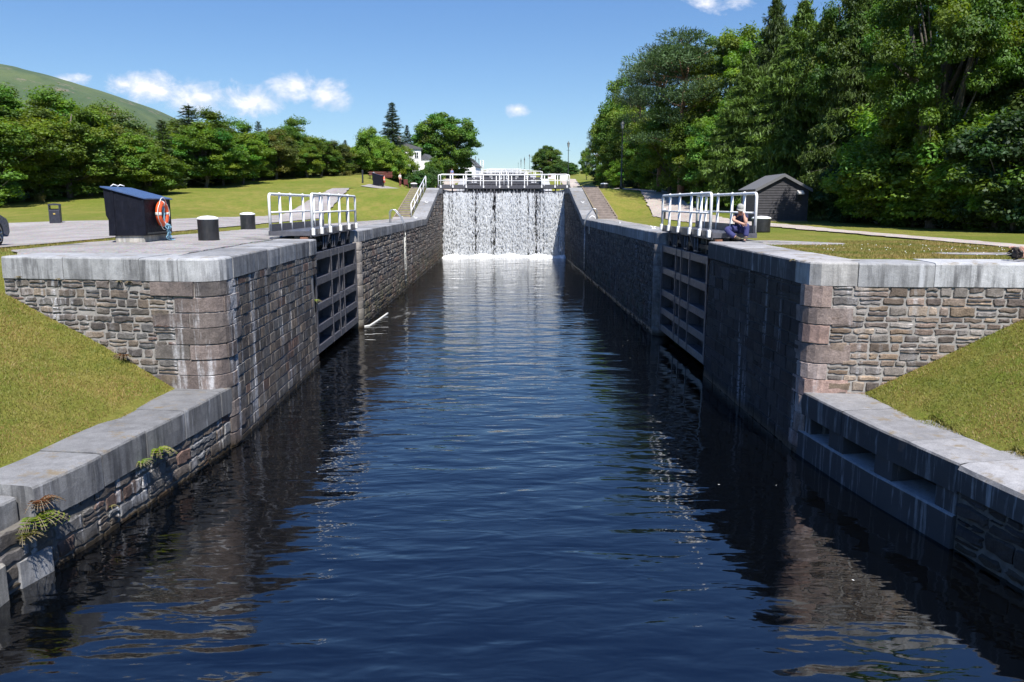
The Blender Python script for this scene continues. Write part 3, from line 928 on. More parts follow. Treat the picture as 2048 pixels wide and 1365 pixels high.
# --- lock chamber walls
def chamber(name_label, pts, sgn, yr, seed, mk='chamber'):
    """pts run so that the canal lies on the right-hand side"""
    P = Path(pts)
    q = thing('lock_wall', name_label, 'wall', (0, 0, 0))
    def top(s_):
        Y = P.at(s_)[0].y
        return ZC + 2.5 * min(1, max(0, (Y - yr) / 12.5))
    mtop = lambda s_: top(s_) - TH
    backing(P, 0, P.L, -1.2, mtop, 'mortar_core', M['mortar_dark' if mk == 'chamber' else 'mortar_shade'], q, .8)
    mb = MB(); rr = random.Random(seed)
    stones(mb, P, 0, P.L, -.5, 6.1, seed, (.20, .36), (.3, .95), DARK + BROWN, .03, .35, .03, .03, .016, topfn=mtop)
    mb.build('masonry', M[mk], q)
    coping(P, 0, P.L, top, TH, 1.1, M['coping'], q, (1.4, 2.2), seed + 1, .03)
    return P, q
CLp = [(-6.62, 32.25)] + fillet((-6.7, 32.25), (-5.92, 32.25), (-5.90, 40), .35, 6) + [(-5.9, 40), (-5.88, 48), (-5.88, 56), (-5.88, 58), (-5.88, 60.5), (-5.88, 63), (-5.87, 66), (-5.87, 70), (-5.87, 73.5), (-5.87, 77.4)]
PLc, q1 = chamber('sunlit stained lock chamber wall on the left, running back to the waterfall', CLp, 1, 60.5, 51)
CRp = list(reversed([(6.62, 30.4)] + fillet((6.7, 30.4), (5.90, 30.4), (5.86, 40), .35, 6) + [(5.86, 40), (5.84, 48), (5.82, 54), (5.82, 57), (5.82, 59), (5.82, 61.5), (5.80, 66), (5.80, 70), (5.80, 73), (5.80, 77.6)]))
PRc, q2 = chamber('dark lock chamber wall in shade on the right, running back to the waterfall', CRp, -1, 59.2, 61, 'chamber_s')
# smooth round piers at the mouth of the chamber
for (px_, py_, qq, mt) in ((-6.17, 32.42, q1, M['pier']), (6.15, 30.58, q2, M['pier'])):
    mb = MB()
    for k in range(9):
        mb.lathe([(.40, -.6 + .47 * k + .006), (.405, -.6 + .47 * k + .02), (.405, -.6 + .47 * k + .45), (.40, -.6 + .47 * k + .464)][0:4], 28, (px_, py_, 0), (.27, .245, .22))
    mb.v = [(x, y, min(z, ZC - TH)) for x, y, z in mb.v]
    mb.build('pier', mt, qq)
# recess walls behind the open leaves
for lab, X, Y0, Y1, sg in (('dark recess wall behind the open left lock gate', -6.68, 24.6, 32.4, -1), ('dark recess wall behind the open right lock gate', 6.68, 22.7, 30.6, 1)):
    q = thing('recess_wall', lab, 'wall', (0, 0, 0))
    pts = [(X, Y0), (X, (Y0 + Y1) / 2), (X, Y1)]
    if sg > 0: pts = pts[::-1]
    P = Path(pts)
    backing(P, 0, P.L, -1.2, zt, 'mortar_core', M['mortar_dark'], q, 1.0)
    mb = MB(); stones(mb, P, 0, P.L, -.4, zt, 70 + sg, (.28, .36), (.5, 1.0), DARK, .02, .1)
    mb.build('masonry', M['chamber'], q)
    coping(P, 0, P.L, ZC, TH, .7, M['coping'], q, (1.5, 2.2), 80 + sg)
    # cheek closing the near end of the recess
    mb = MB(); yy_ = Y0 + .12
    mb.box((X - sg * .38, yy_ - .12, 1.1), (.76, .24, 4.7 - .1)); mb.build('recess_cheek', M['mortar_dark'], q)

# --- the flight above: walls and coping stepping up lock by lock
for sg, lab in ((-1, 'pale stone lock sides stepping up the flight on the left'), (1, 'stone lock sides stepping up the flight on the right')):
    q = thing('lock_wall', lab, 'wall', (0, 0, 0))
    pts = [(sg * 5.87, y) for y in (77.9, 90, 105, 114.8, 118, 122, 127.2, 150, 169.8, 176, 182.2, 210, 224.8, 237.2, 260, 279.8, 292.2, 320, 334.8, 347.2, 389.8, 402.2, 444.8, 457.2, 470)]
    if sg > 0: pts = pts[::-1]
    P = Path(pts)
    tp = lambda s_: zprof(P.at(s_)[0].y)
    backing(P, 0, P.L, 2.0, lambda s_: tp(s_) - TH, 'masonry', M['mortar_dark'], q, 3.0, .6)
    coping(P, 0, P.L, tp, TH, 1.1, M['coping_w'], q, (9.5, 10.5), 90 + sg, .03)
wmu = MB()
for k in range(7):
    wmu.add([(-5.9, 79.5 + 55 * k, 5.95 + 2.5 * k), (5.9, 79.5 + 55 * k, 5.95 + 2.5 * k), (5.9, 134 + 55 * k, 5.95 + 2.5 * k), (-5.9, 134 + 55 * k, 5.95 + 2.5 * k)], [(0, 1, 2, 3)])
struct(wmu.build('upper_water', M['water']))
# ------------------------------------------------------------------ lock gates
def rail_path(x0, x1, y, z0, z1, r=.12, n=5):
    pts = [(x0, y, z0), (x0, y, z1 - r)]
    pts += [(x0 + r - r * math.cos(a), y, z1 - r + r * math.sin(a)) for a in [math.pi / 2 * k / n for k in range(1, n + 1)]]
    pts += [(x1 - r + r * math.sin(a), y, z1 - r + r * math.cos(a)) for a in [math.pi / 2 * k / n for k in range(0, n)]]
    pts += [(x1, y, z1 - r), (x1, y, z0)]
    return pts

def make_gate(label, loc, rotz, side, L=7.0, group=None, deep=True, xs_=(0.02, 1.15, 2.45, 4.15, 5.75), far_posts=True):
    f = -side
    g = thing('lock_gate', label, 'lock gate', loc, rotz, group)
    # skin plates: one below the top beam
    mb = MB(); mb.box((L / 2, -f * .03, -2.15), (L, .06, 3.2)); mb.build('skin_plate', M['gate_dark'], g)
    # horizontal beams with a deep front lip
    for z in (-.58, -1.38, -2.21, -2.90, -3.55):
        mb = MB()
        mb.box((L / 2, f * .17, z + .08), (L, .34, .035))
        mb.box((L / 2, f * .355, z), (L, .03, .24), bev=.008)
        mb.build('beam', M['gate'], g)
    for x in (.05, L * .34, L * .52, L * .64, L - .05):
        mb = MB()
        for za, zb in ((-1.26, -.70), (-2.09, -1.50), (-2.78, -2.33), (-3.43, -3.02)):
            mb.box((x, f * .165, (za + zb) / 2), (.035, .33, zb - za))
        mb.box((x, f * .375, -2.06), (.10 if .1 < x < L - .1 else .16, .025, 3.2), bev=.006)
        mb.build('rib', M['gate'], g)
    # open upper frame with sluice gear
    mb = MB()
    mb.box((L / 2, f * .1, -.24), (L, .12, .12)); mb.box((L / 2, -f * .15, .06), (L, .16, .12)); mb.box((L / 2, f * .12, .06), (L, .12, .12))
    mb.build('top_frame', M['gate_dark'], g)
    for x in (.09, 1.15, 2.45, 3.4, 4.15, 5.2, L - .12):
        mb = MB(); mb.box((x, f * .08, -.23), (.10 if x > .3 and x < L - .3 else .22, .14, .46)); mb.build('upright', M['gate_dark'], g)
    for x in (2.45, 4.15, 5.75):
        mb = MB()
        poly = [(f * .14, .1), (f * .38, .1), (f * .20, -.46), (f * .14, -.46)]
        if f < 0: poly = poly[::-1]
        mb.extrude_x(poly, x - .03, x + .03); mb.build('bracket', M['gate'], g)
    for x in (1.8, 3.2, 4.9):
        mb = MB(); mb.tube([(x, f * .25, -.75), (x, f * .25, .1)], .03, 8); mb.tube([(x + .35, f * .25, -.75), (x + .35, f * .25, .1)], .03, 8)
        mb.box((x + .17, f * .25, -.4), (.5, .06, .05)); mb.box((x + .17, f * .26, -.62), (.22, .1, .14), bev=.02)
        mb.build('sluice_rod', M['gate'], g)
    # heel post
    mb = MB(); mb.tube([(-.10, f * .10, -3.9), (-.10, f * .10, .05)], .13, 10); mb.build('heel_post', M['rust'], g)
    # walkway deck over the leaf
    y0, y1 = f * .30, -f * .95
    yc, yw = (y0 + y1) / 2, abs(y1 - y0)
    mb = MB(); mb.box((L / 2 + .1, yc, .19), (L + .5, yw, .05))
    mb.box((L / 2 + .1, y0 + f * .012, .16), (L + .5, .03, .24), bev=.006); mb.box((L / 2 + .1, y1 - f * .012, .16), (L + .5, .03, .14))
    mb.box((-.145, yc, .16), (.03, yw, .14))
    for k in range(6): mb.box((.4 + k * 1.25, yc, .12), (.08, yw - .1, .08))
    mb.build('deck', M['gate'], g)
    mb = MB(); mb.box((L / 2 + .1, y1 + f * .02, .33), (L + .4, .02, .22)); mb.build('toe_board', M['gate'], g)
    x1 = L + .25
    for yr, nm in ((y0 + f * .05, 0), (y1, 1)):
        zb = .10 if nm == 0 else .14
        mb = MB(); mb.tube(rail_path(-.02, x1, yr, zb, 1.36), .045, 8); mb.build('handrail', M['white'], g)
        mb = MB(); mb.tube([(-.02, yr, .80), (x1, yr, .80)], .03, 8); mb.build('mid_rail', M['white'], g)
        for i, x in enumerate(xs_[1:]):
            mb = MB(); mb.tube([(x, yr, zb), (x, yr, .5), (x, yr, 1.36)], [.055, .05, .04], 8)
            mb.lathe([(.0, -.06), (.06, -.03), (.06, .03), (0, .06)], 10, (x, yr, 1.37)); mb.lathe([(.0, -.05), (.055, -.02), (.055, .02), (0, .05)], 10, (x, yr, .80))
            if nm == 0: mb.box((x, yr + f * .03, .20), (.14, .10, .22), bev=.02)
            mb.build('rail_post', M['white'], g)
        if nm == 0:
            for x in (-.02, x1):
                mb = MB(); mb.box((x, yr + f * .03, .20), (.14, .10, .22), bev=.02); mb.build('post_foot', M['white'], g)
    return g

gl = make_gate('grey lock gate standing open against the sunlit left wall, white double handrails on its deck', (-6.29, 24.95, ZC), R(90), 1)
gr = make_gate('dark lock gate standing open against the shaded right wall, white double handrails on its deck', (6.31, 23.15, ZC), R(90), -1, L=6.8)
# loose gear on the left gate's deck edge: leaning paddle at the toe
A = R(14)
UG = 'closed upper gate'
LU = 6.1 / math.cos(A)
ul = make_gate('closed lock gate with white rails above the waterfall, left leaf of the pair', (-6.1, 77.6, ZC + 2.5), A, 1, L=LU, group='lock gates up the flight')
ur = make_gate('closed lock gate with white rails above the waterfall, right leaf of the pair', (6.1, 77.6, ZC + 2.5), math.pi - A, -1, L=LU, group='lock gates up the flight')
names = ['second gate up the flight, over the waterfall rails', 'third gate up the flight, behind the second',
         'fourth gate up the flight, near the skyline', 'fifth gate up the flight, on the skyline', 'sixth gate up the flight, faintest on the skyline']
for k, nm in enumerate(names):
    for o, s_ in ((ul, 'left leaf of the '), (ur, 'right leaf of the ')):
        c = copy_tree(o)
        c.location = (o.location.x, 77.6 + 55 * (k + 1), ZC + 2.5 * (k + 2))
        c['label'] = s_ + nm

# ------------------------------------------------------------------ waterfall
def waterfall():
    r = np.random.RandomState(5)
    g = bpy.data.objects.new('waterfall', None); COL.objects.link(g); g.location = (0, 77.15, 0); g['kind'] = 'stuff'
    tag(g, 'white curtain of water falling over the closed upper lock gate', 'waterfall')
    m, nt, b = new_mat('falling_water')
    nt.n.remove(b)
    out = [n for n in nt.n if n.type == 'OUTPUT_MATERIAL'][0]
    df = nt.node('ShaderNodeBsdfDiffuse', Color=(.84, .86, .88, 1)); tr = nt.node('ShaderNodeBsdfTranslucent', Color=(.8, .84, .86, 1)); gl_ = nt.node('ShaderNodeBsdfGlossy', Color=(1, 1, 1, 1), Roughness=.2)
    m1 = nt.node('ShaderNodeMixShader', Fac=.3); nt.l.new(df.outputs[0], m1.inputs[1]); nt.l.new(tr.outputs[0], m1.inputs[2])
    m2 = nt.node('ShaderNodeMixShader', Fac=.12); nt.l.new(m1.outputs[0], m2.inputs[1]); nt.l.new(gl_.outputs[0], m2.inputs[2])
    nt.l.new(m2.outputs[0], out.inputs[0])
    # drops: stretched octahedra; columns of dense and thin flow
    n = 36000
    X = r.uniform(-5.75, 5.75, n * 2)
    dens = .50 + .25 * np.sin(X * 1.3 + .5) + .25 * np.sin(X * 3.1 + 1) + .22 * np.sin(X * 7.7) + .2 * np.sin(X * 17.3 + 2) + .12 * np.sin(X * 41)
    # gaps where the beams split the flow
    for gx in (-4.55, -3.0, -.9, .75, 2.3, 4.35, 5.2):
        dens -= .42 * np.exp(-((X - gx) / .10) ** 2)
    keep = r.uniform(0, 1, n * 2) < np.clip(dens * .9 + .12, .05, 1)
    X = X[keep][:n]; n = len(X)
    t = r.uniform(0, 1, n) ** .85
    Z = 6.05 - 6.05 * t
    Yv = -.25 - .95 * t ** .7 + r.normal(0, .12, n) * (0.2 + t) + (5.9 - np.abs(X)) * math.tan(A) * .95 * 1.0
    X = X + r.normal(0, .05, n) * t
    big = r.uniform(0, 1, n) ** 3; sx = .012 + .034 * big; sz = (.05 + .24 * big) * (1 - .3 * t)
    base = np.array([(1, 0, 0), (-1, 0, 0), (0, 1, 0), (0, -1, 0), (0, 0, 1), (0, 0, -1)], np.float32)
    V = np.stack([X, Yv, Z], 1)[:, None, :] + base[None] * np.stack([sx, sx, sz], 1)[:, None, :]
    fb = np.array([(0, 2, 4), (2, 1, 4), (1, 3, 4), (3, 0, 4), (2, 0, 5), (1, 2, 5), (3, 1, 5), (0, 3, 5)])
    Fc = (fb[None] + (np.arange(n) * 6)[:, None, None]).reshape(-1, 3)
    o = bpy.data.objects.new('droplets', np_mesh('droplets', V.reshape(-1, 3), Fc, m)); link(o, g)
    # smooth glassy sheet just under the lip, breaking up lower down
    ms, nt, b = new_mat('water_sheet')
    pos = nt.node('ShaderNodeTexCoord').outputs['Object']
    s1 = nt.noise(nt.mapping(pos, (3.2, 1, .35)), 1.6, 6, .7, .2); s2 = nt.noise(nt.mapping(pos, (7, 1, 2.2)), 2.4, 5, .75)
    a_ = nt.ramp(nt.math('ADD', nt.math('MULTIPLY', s1, .6), nt.math('MULTIPLY', s2, .4)), [(.52, 0.0), (.60, .7)])
    setc(nt, b, Base__Color=(.78, .80, .82), Roughness=.4, Alpha=a_)
    for q, (off, seed) in enumerate(((0.0, 1), (.22, 2))):
        mb = MB(); nx, nz = 60, 20; vs = []
        for j in range(nz + 1):
            t = j / nz
            for i in range(nx + 1):
                x = -5.75 + 11.5 * i / nx
                vs.append((x, -.15 - .95 * t ** .7 - off * t + (5.9 - abs(x)) * math.tan(A) * .95 + .05 * math.sin(x * 9 + q), 6.02 - 6.0 * t))
        fs = [(j * (nx + 1) + i, j * (nx + 1) + i + 1, (j + 1) * (nx + 1) + i + 1, (j + 1) * (nx + 1) + i) for j in range(nz) for i in range(nx)]
        mb.add(vs, fs, None, True); mb.build('water_sheet', ms, g)
    # boiling foam along the foot
    mf = paint('foam', (.80, .81, .81), .8, .06)
    n = 2600
    X = r.uniform(-5.8, 5.8, n); Y = -1.45 + (5.9 - np.abs(X)) * math.tan(A) * .95 + r.normal(0, .30, n) - .35 * r.uniform(0, 1, n) ** 3; S = r.uniform(.03, .22, n) * (1 + .35 * np.sin(X * 2.3)) * np.exp(-(r.normal(0, .6, n)) ** 2)
    V = np.stack([X, Y, np.full(n, .0)], 1)[:, None, :] + base[None] * np.stack([S * 1.3, S * 1.1, S * 1.35], 1)[:, None, :]
    Fc = (fb[None] + (np.arange(n) * 6)[:, None, None]).reshape(-1, 3)
    o = bpy.data.objects.new('foam', np_mesh('foam', V.reshape(-1, 3), Fc, mf)); link(o, g)
    # hidden mass of water behind: the gate's own plates show dark through it
waterfall()

# ------------------------------------------------------------------ steps beside the ramps
def steps(label, x0, x1, ya, yb, rail):
    n = 14
    g = thing('stone_steps', label, 'steps', ((x0 + x1) / 2, ya, ZC))
    xa, xb = x0 - (x0 + x1) / 2, x1 - (x0 + x1) / 2
    mb = MB()
    for k in range(n):
        y = (yb - ya) * k / n; z = 2.5 * (k + 1) / n
        mb.box(((xa + xb) / 2, y + (yb - ya) / n * .52, z - .45 / 2), (xb - xa - .12, (yb - ya) / n * 1.06, .45), bev=.015)
    mb.build('treads', M['step'], g)
    for x in (xa + .02, xb - .02):
        mb = MB()
        mb.extrude_x([(-.15, -.3), (yb - ya, 2.1), (yb - ya, 2.58), (-.15, .14)], x - .05, x + .05); mb.build('stringer', M['step_edge'], g)
    if rail:
        gr_ = thing('handrail', 'white handrail climbing beside the left-hand stone steps', 'handrail', (x1 + .07, ya, ZC))
        L_ = yb - ya; pts = [(0, .2, 0), (0, .2, 1.0), (0, .35, 1.12), (0, L_ - .4, 2.42 + 1.1), (0, L_ - .2, 2.45 + 1.05), (0, L_ - .2, 2.45)]
        mb = MB(); mb.tube(pts, .04, 8); mb.build('top_rail', M['white'], gr_)
        mb = MB(); mb.tube([(0, .2, .55), (0, L_ - .2, 2.5 + .5)], .025, 6); mb.build('mid_rail', M['white'], gr_)
        for k in range(1, 5):
            y = .2 + (L_ - .4) * k / 5; z = 2.5 * y / L_
            mb = MB(); mb.tube([(0, y, z), (0, y, z + 1.1)], .035, 8); mb.build('rail_post', M['white'], gr_)
    return g
sL = steps('worn stone steps up the grass bank on the left, white marks on the lowest riser', -8.25, -7.05, 60.4, 72.6, True)
mb = MB()
for x, w_, z0, z1 in ((-.16, .06, .04, .15), (-.10, .03, .11, .15), (-.06, .03, .04, .15), (0.0, .035, .04, .15), (.08, .035, .04, .15), (.06, .09, .12, .15)):
    mb.box((x, -.008, (z0 + z1) / 2), (w_, .012, z1 - z0))
mb.build('painted_mark', M['white'], sL)
sR_ = steps('brown stone steps up the grass bank on the right, no handrail', 6.95, 8.35, 59.2, 71.8, False)

# ------------------------------------------------------------------ bollards
def bollard(label, loc, r=.30, h=.62, group='white-capped mooring bollards'):
    b = thing('bollard', label, 'bollard', loc, 0, group)
    mb = MB(); mb.lathe([(r * .98, -.05), (r, 0), (r, .02), (r * .985, h * .5), (r, h - .03), (r * .99, h - .005)], 28); mb.build('post', M['black'], b)
    mb = MB(); mb.lathe([(r * 1.04, h - .02), (r * 1.04, h + .02), (r * .9, h + .055), (r * .55, h + .085), (0, h + .10)], 28); mb.build('cap', M['white'], b)
    return b
bollard('stout black bollard with white domed cap, right of the life-ring hut', (-8.78, 23.9, ZC))
bollard('black white-capped bollard at the grass edge, left of the open gate rails', (-11.0, 34.6, ZC), .31, .62)
bollard('wide black bollard with flat white top beside the seated man', (10.15, 31.6, ZC), .36, .5)
bollard('slim black post with white top on the grass below the right-hand steps', (10.75, 54.0, 3.97), .13, .66)
bollard('small black post with white top behind the left gate rails', (-10.0, 51.5, 4.0), .12, .55)
bollard('squat white-topped bollard at the head of the left-hand steps', (-8.2, 73.8, 6.45), .30, .38)
bollard('squat white-topped bollard at the head of the right-hand steps', (9.2, 74.2, 6.45), .34, .38)

# ------------------------------------------------------------------ life-ring hut
def hut(label, loc, rz, ring_label, sc_=1.0):
    h = thing('equipment_hut', label, 'hut', loc, rz)
    # local: x to the canal (front +x), y along the canal; 1.0 wide (x), 2.0 long (y)
    mb = MB()
    prof = [(-1.02, .18), (0, .18), (0, 1.20), (-1.08, 1.49), (-1.06, .75), (-1.0, .62)]
    mb.extrude_y(prof, 0, 2.0); mb.build('cabinet', M['navy'], h)
    mb = MB(); mb.extrude_y([(.06, 1.185), (.06, 1.215), (-1.14, 1.545), (-1.14, 1.515)], -.05, 2.06); mb.build('roof', M['blue_roof'], h)
    for k in range(1, 4):
        pass
    mb = MB(); mb.box((-.48, 1.0, .09), (.80, 1.9, .22), bev=.02); mb.build('plinth', M['concrete'], h)
    mb = MB(); mb.box((-.84, -.012, .82), (.05, .02, 1.2)); mb.box((-.03, -.012, .7), (.05, .02, 1.0)); mb.build('corner_trim', M['navy'], h)
    mb = MB(); mb.box((.012, 1.0, .24), (.02, 1.9, .05)); mb.build('door_sill', M['black'], h)
    mb = MB()
    for y in (.35, .8): mb.tube([(-1.02, y, 1.54), (-.95, y + .03, 1.6), (-.86, y + .1, 1.56)], .018, 6)
    mb.build('lifting_eye', M['white'], h)
    # ring buoy hung on the canal side
    c = math.cos(rz), math.sin(rz)
    lx, ly, lz = .13, .95, .78
    rg = thing('life_ring', ring_label, 'life ring', (loc[0] + lx * c[0] - ly * c[1], loc[1] + lx * c[1] + ly * c[0], loc[2] + lz), rz)
    mb = MB(); R0, r0_ = .29, .085
    mb.tube([(.0, R0 * math.cos(a), R0 * math.sin(a)) for a in [2 * math.pi * k / 36 for k in range(36)]], r0_, 12, closed=True); mb.build('ring', M['orange'], rg)
    for a0 in (0, 90, 180, 270):
        mb = MB(); mb.tube([(0, R0 * math.cos(R(a0 + d)), R0 * math.sin(R(a0 + d))) for d in (-7, -2, 3, 8)], r0_ + .004, 12); mb.build('reflective_band', M['silver'], rg)
    mb = MB(); pts = []
    for k in range(33):
        a = 2 * math.pi * k / 32 + R(45); rr_ = R0 + .10 + .07 * abs(math.sin(2 * (a - R(45)))) 
        pts.append((.04, rr_ * math.cos(a), rr_ * math.sin(a)))
    mb.tube(pts, .011, 6); mb.build('grab_line', M['rope_white'], rg)
    mb = MB(); mb.box((-.08, 0, .25), (.1, .10, .08), bev=.01); mb.build('hook', M['black'], rg)
    return h, rg
hL, rgL = hut('dark navy hut with sloping blue roof on the left quay, life ring on its side', (-10.02, 22.55, ZC), R(3), 'orange life ring with blue throw line on the near navy hut')
# coil of blue line: a bundle through the ring and a tangle hanging to the ground
rp = thing('throw_line', 'tangled pale blue rope hanging below the orange life ring', 'rope', rgL.location, R(3))
mb = MB(); rr = random.Random(3)
for k in range(9):
    y = .02 + .012 * k - .05
    pts = [(.03 + rr.uniform(-.02, .03), y + rr.uniform(-.03, .03), .22 - .08 * j + rr.uniform(-.015, .015)) for j in range(7)]
    mb.tube(pts, .013, 5)
mb.build('coil', M['rope_blue'], rp)
mb = MB()
for k in range(9):
    y0 = .10 + rr.uniform(-.09, .12); pts = [(.07, .05 + rr.uniform(-.05, .05), -.28)]
    for j in range(8):
        pts.append((.10 + rr.uniform(-.03, .05), y0 + .07 * math.sin(j * 1.3 + k) + rr.uniform(-.03, .03), -.33 - .055 * j))
    if k % 3 == 0: pts += [(.12, y0 + .1, -.76), (.15, y0 + .25, -.765), (.2, y0 + .1, -.768)]
    mb.tube(pts, .012, 5)
mb.build('loose_line', M['rope_blue'], rp)
hU, rgU = hut('far navy hut beside the path at the top of the left bank', (-13.2, 88.0, ground(-13.2, 88) + .05), R(3), 'orange life ring on the far navy hut at the top of the bank')
po = thing('marker_post', 'dark upright post standing left of the far navy hut', 'post', (-15.4, 88.5, ground(-15.4, 88.5)))
mb = MB(); mb.box((0, 0, .7), (.16, .16, 1.4), bev=.02); mb.build('post', M['gate_dark'], po)
mb = MB(); mb.box((0, -.09, 1.15), (.13, .02, .22)); mb.build('plate', M['black'], po)

# ------------------------------------------------------------------ litter bin
bn = thing('litter_bin', 'dark slatted litter bin with open hooded top on the left lawn by the road', 'bin', (-22.3, 40.2, ground(-22.3, 40.2) - .02), R(18))
mb = MB(); mb.box((0, 0, .36), (.50, .42, .72), bev=.03)
for k in range(6): mb.box((-.21 + .084 * k, -.215, .38), (.05, .02, .62), bev=.008)
mb.build('body', M['bin'], bn)
mb = MB(); mb.box((-.23, 0, .82), (.04, .40, .26)); mb.box((.23, 0, .82), (.04, .40, .26)); mb.box((0, .19, .72), (.46, .03, .10)); mb.build('frame', M['bin'], bn)
mb = MB(); mb.extrude_y([(-.27, .93), (.27, .93), (.24, 1.0), (0, 1.03), (-.24, 1.0)], -.22, .22); mb.build('hood', M['bin'], bn)
mb = MB(); mb.box((0, -.232, .52), (.10, .012, .07), bev=.004); mb.build('badge', M['gold'], bn)

# ------------------------------------------------------------------ ladders, cleats, chains
def hoops(label, x, y, sg):
    l = thing('ladder_rail', label, 'ladder', (x, y, ZC))
    for dy in (-.28, .28):
        pts = [(sg * -.75, dy, 0), (sg * -.75, dy, .55)] + [(sg * (-.55 - .2 * math.cos(a)), dy, .55 + .2 * math.sin(a)) for a in (.5, 1.0, 1.57, 2.1)] + [(sg * -.1, dy, .3), (sg * .10, dy, -.2), (sg * .10, dy, -.8)]
        mb = MB(); mb.tube(pts, .026, 8); mb.build('hoop', M['steel'], l)
    mb = MB()
    for k in range(9): mb.box((sg * .085, 0, -.75 - .33 * k), (.03, .5, .03))
    mb.tube([(sg * .085, .26, -.6), (sg * .085, .26, -3.6)], .02, 6); mb.tube([(sg * .085, -.26, -.6), (sg * .085, -.26, -3.6)], .02, 6)
    mb.build('rungs', M['rope_white'] if sg > 0 else M['steel'], l)
hoops('shiny hooped ladder rail on the left chamber coping', -5.90, 47.0, 1)
hoops('steel hooped ladder rail at the foot of the right-hand steps', 5.83, 57.0, -1)
def cleat(label, x, y, z=ZC, rz=0, long_=False):
    c = thing('mooring_cleat', label, 'cleat', (x, y, z), rz, 'white mooring cleats on the coping')
    mb = MB(); mb.box((0, 0, .02), (.20, .12, .04), bev=.01); mb.build('base', M['white'], c)
    mb = MB(); mb.tube([(-.05, 0, .03), (-.05, 0, .09), (-.17, 0, .13)], [.022, .022, .016], 8); mb.tube([(.05, 0, .03), (.05, 0, .09), (.15, 0, .10)], [.022, .022, .016], 8); mb.build('horns', M['white'], c)
    return c
cleat('white mooring cleat on the right coping close to the open gate', 6.45, 34.6, ZC, R(30))
cleat('white mooring cleat midway along the right coping', 6.45, 44.7, ZC, R(75))
cleat('white mooring cleat at the foot of the left-hand stone steps', -6.6, 60.2, ZC, R(10))
cleat('white mooring cleat by the toe of the open left gate', -6.35, 32.9, ZC, R(60))
cleat('white mooring cleat part way up the left ramped coping', -6.35, 66.2, ZC + 1.15, R(10))
cleat('white mooring cleat part way up the right ramped coping', 6.35, 65.0, ZC + 1.15, R(10))
sk = thing('chain_hook', 'white hook and hanging pipe over the right coping below the ramp', 'hook', (5.9, 54.6, ZC))
mb = MB(); mb.tube([(.35, 0, .02), (.25, 0, .2), (.1, 0, .28), (-.06, 0, .18), (-.07, 0, -.1)], .035, 8); mb.build('hook', M['white'], sk)
mb = MB(); mb.tube([(-.075, 0, -.1), (-.075, 0, -.95)], .045, 8); mb.build('pipe', M['white'], sk)
rpw = thing('floating_rope', 'white rope floating in an arc from the open left gate to the wall', 'rope', (-5.7, 32.6, 0.0))
mb = MB(); pts = [(-.40, -.25, 0), (-.12, -.05, .01), (.08, .3, 0), (.14, 1.0, .01), (.18, 1.9, 0), (.24, 3.0, .01), (.30, 4.0, .02)]
sm = []
for a, b in zip(pts, pts[1:]):
    for k in range(4): sm.append(tuple(a[i] + (b[i] - a[i]) * k / 4 for i in range(3)))
sm.append(pts[-1]); mb.tube(sm, .04, 8); mb.build('rope', M['rope_white'], rpw)

# ------------------------------------------------------------------ shed
gz = ground(14.6, 42.5) - .03
sh = thing('timber_shed', 'black boarded shed with felt gable roof at the wood edge on the right', 'shed', (14.62, 42.2, gz), R(-2))
wS, dS, hE, hR = 2.65, 3.3, 1.72, 2.42
mb = MB()
mb.add([(-wS / 2, 0, 0), (wS / 2, 0, 0), (wS / 2, 0, hE), (0, 0, hR), (-wS / 2, 0, hE), (-wS / 2, .05, 0), (wS / 2, .05, 0), (wS / 2, .05, hE), (0, .05, hR), (-wS / 2, .05, hE)],
       [(0, 1, 2, 3, 4), (9, 8, 7, 6, 5), (0, 5, 6, 1), (1, 6, 7, 2), (2, 7, 8, 3), (3, 8, 9, 4), (4, 9, 5, 0)])
k = 0
z = .04
while z < hR - .12:
    zt_ = min(z + .125, hR - .05)
    hw = wS / 2 if zt_ <= hE else wS / 2 * (hR - zt_) / (hR - hE)
    mb.add([(-hw, -.012, z), (hw, -.012, z), (hw, -.026, z + .004), (-hw, -.026, z + .004), (-hw, -.006, zt_), (hw, -.006, zt_)], [(3, 2, 5, 4), (0, 1, 2, 3)])
    z += .132
mb.build('gable_wall', M['timber'], sh)
mb = MB(); mb.box((-wS / 2 + .02, dS / 2, hE / 2), (.05, dS - .1, hE))
for k in range(12): mb.box((-wS / 2 - .012, dS / 2, .08 + .14 * k), (.016, dS - .12, .125))
mb.build('side_wall', M['shed_side'], sh)
mb = MB(); mb.box((wS / 2 - .02, dS / 2, hE / 2), (.05, dS - .1, hE)); mb.box((0, dS - .03, hE / 2), (wS - .1, .05, hE)); mb.build('rear_walls', M['timber'], sh)
sl_ = math.hypot(wS / 2, hR - hE); tn = (hR - hE) / (wS / 2); ov = .16
mb = MB()
for s_ in (-1, 1):
    xo = s_ * (wS / 2 + ov); zo = hE - ov * tn
    a = [(0, hR + .02), (xo, zo + .02), (xo, zo + .06), (0, hR + .065)]
    if s_ > 0: a = a[::-1]
    mb.extrude_y(a, -.16, dS + .1)
mb.build('roof', M['felt'], sh)
mb = MB()
for s_ in (-1, 1):
    xo = s_ * (wS / 2 + ov); zo = hE - ov * tn
    a = [(0, hR - .1), (xo, zo - .1), (xo, zo + .018), (0, hR + .018)]
    if s_ > 0: a = a[::-1]
    mb.extrude_y(a, -.18, -.14)
mb.build('barge_board', M['felt'], sh)
mb = MB(); mb.extrude_x([(-.03, 1.62), (-.26, 1.50), (-.26, 1.42), (-.03, 1.42)], .72, 1.02); mb.build('vent_hood', M['silver'], sh)
mb = MB(); mb.box((.87, -.05, 1.28), (.26, .06, .26)); mb.build('vent_shadow', M['black'], sh)  # black panel standing for the shadow cast below the hood
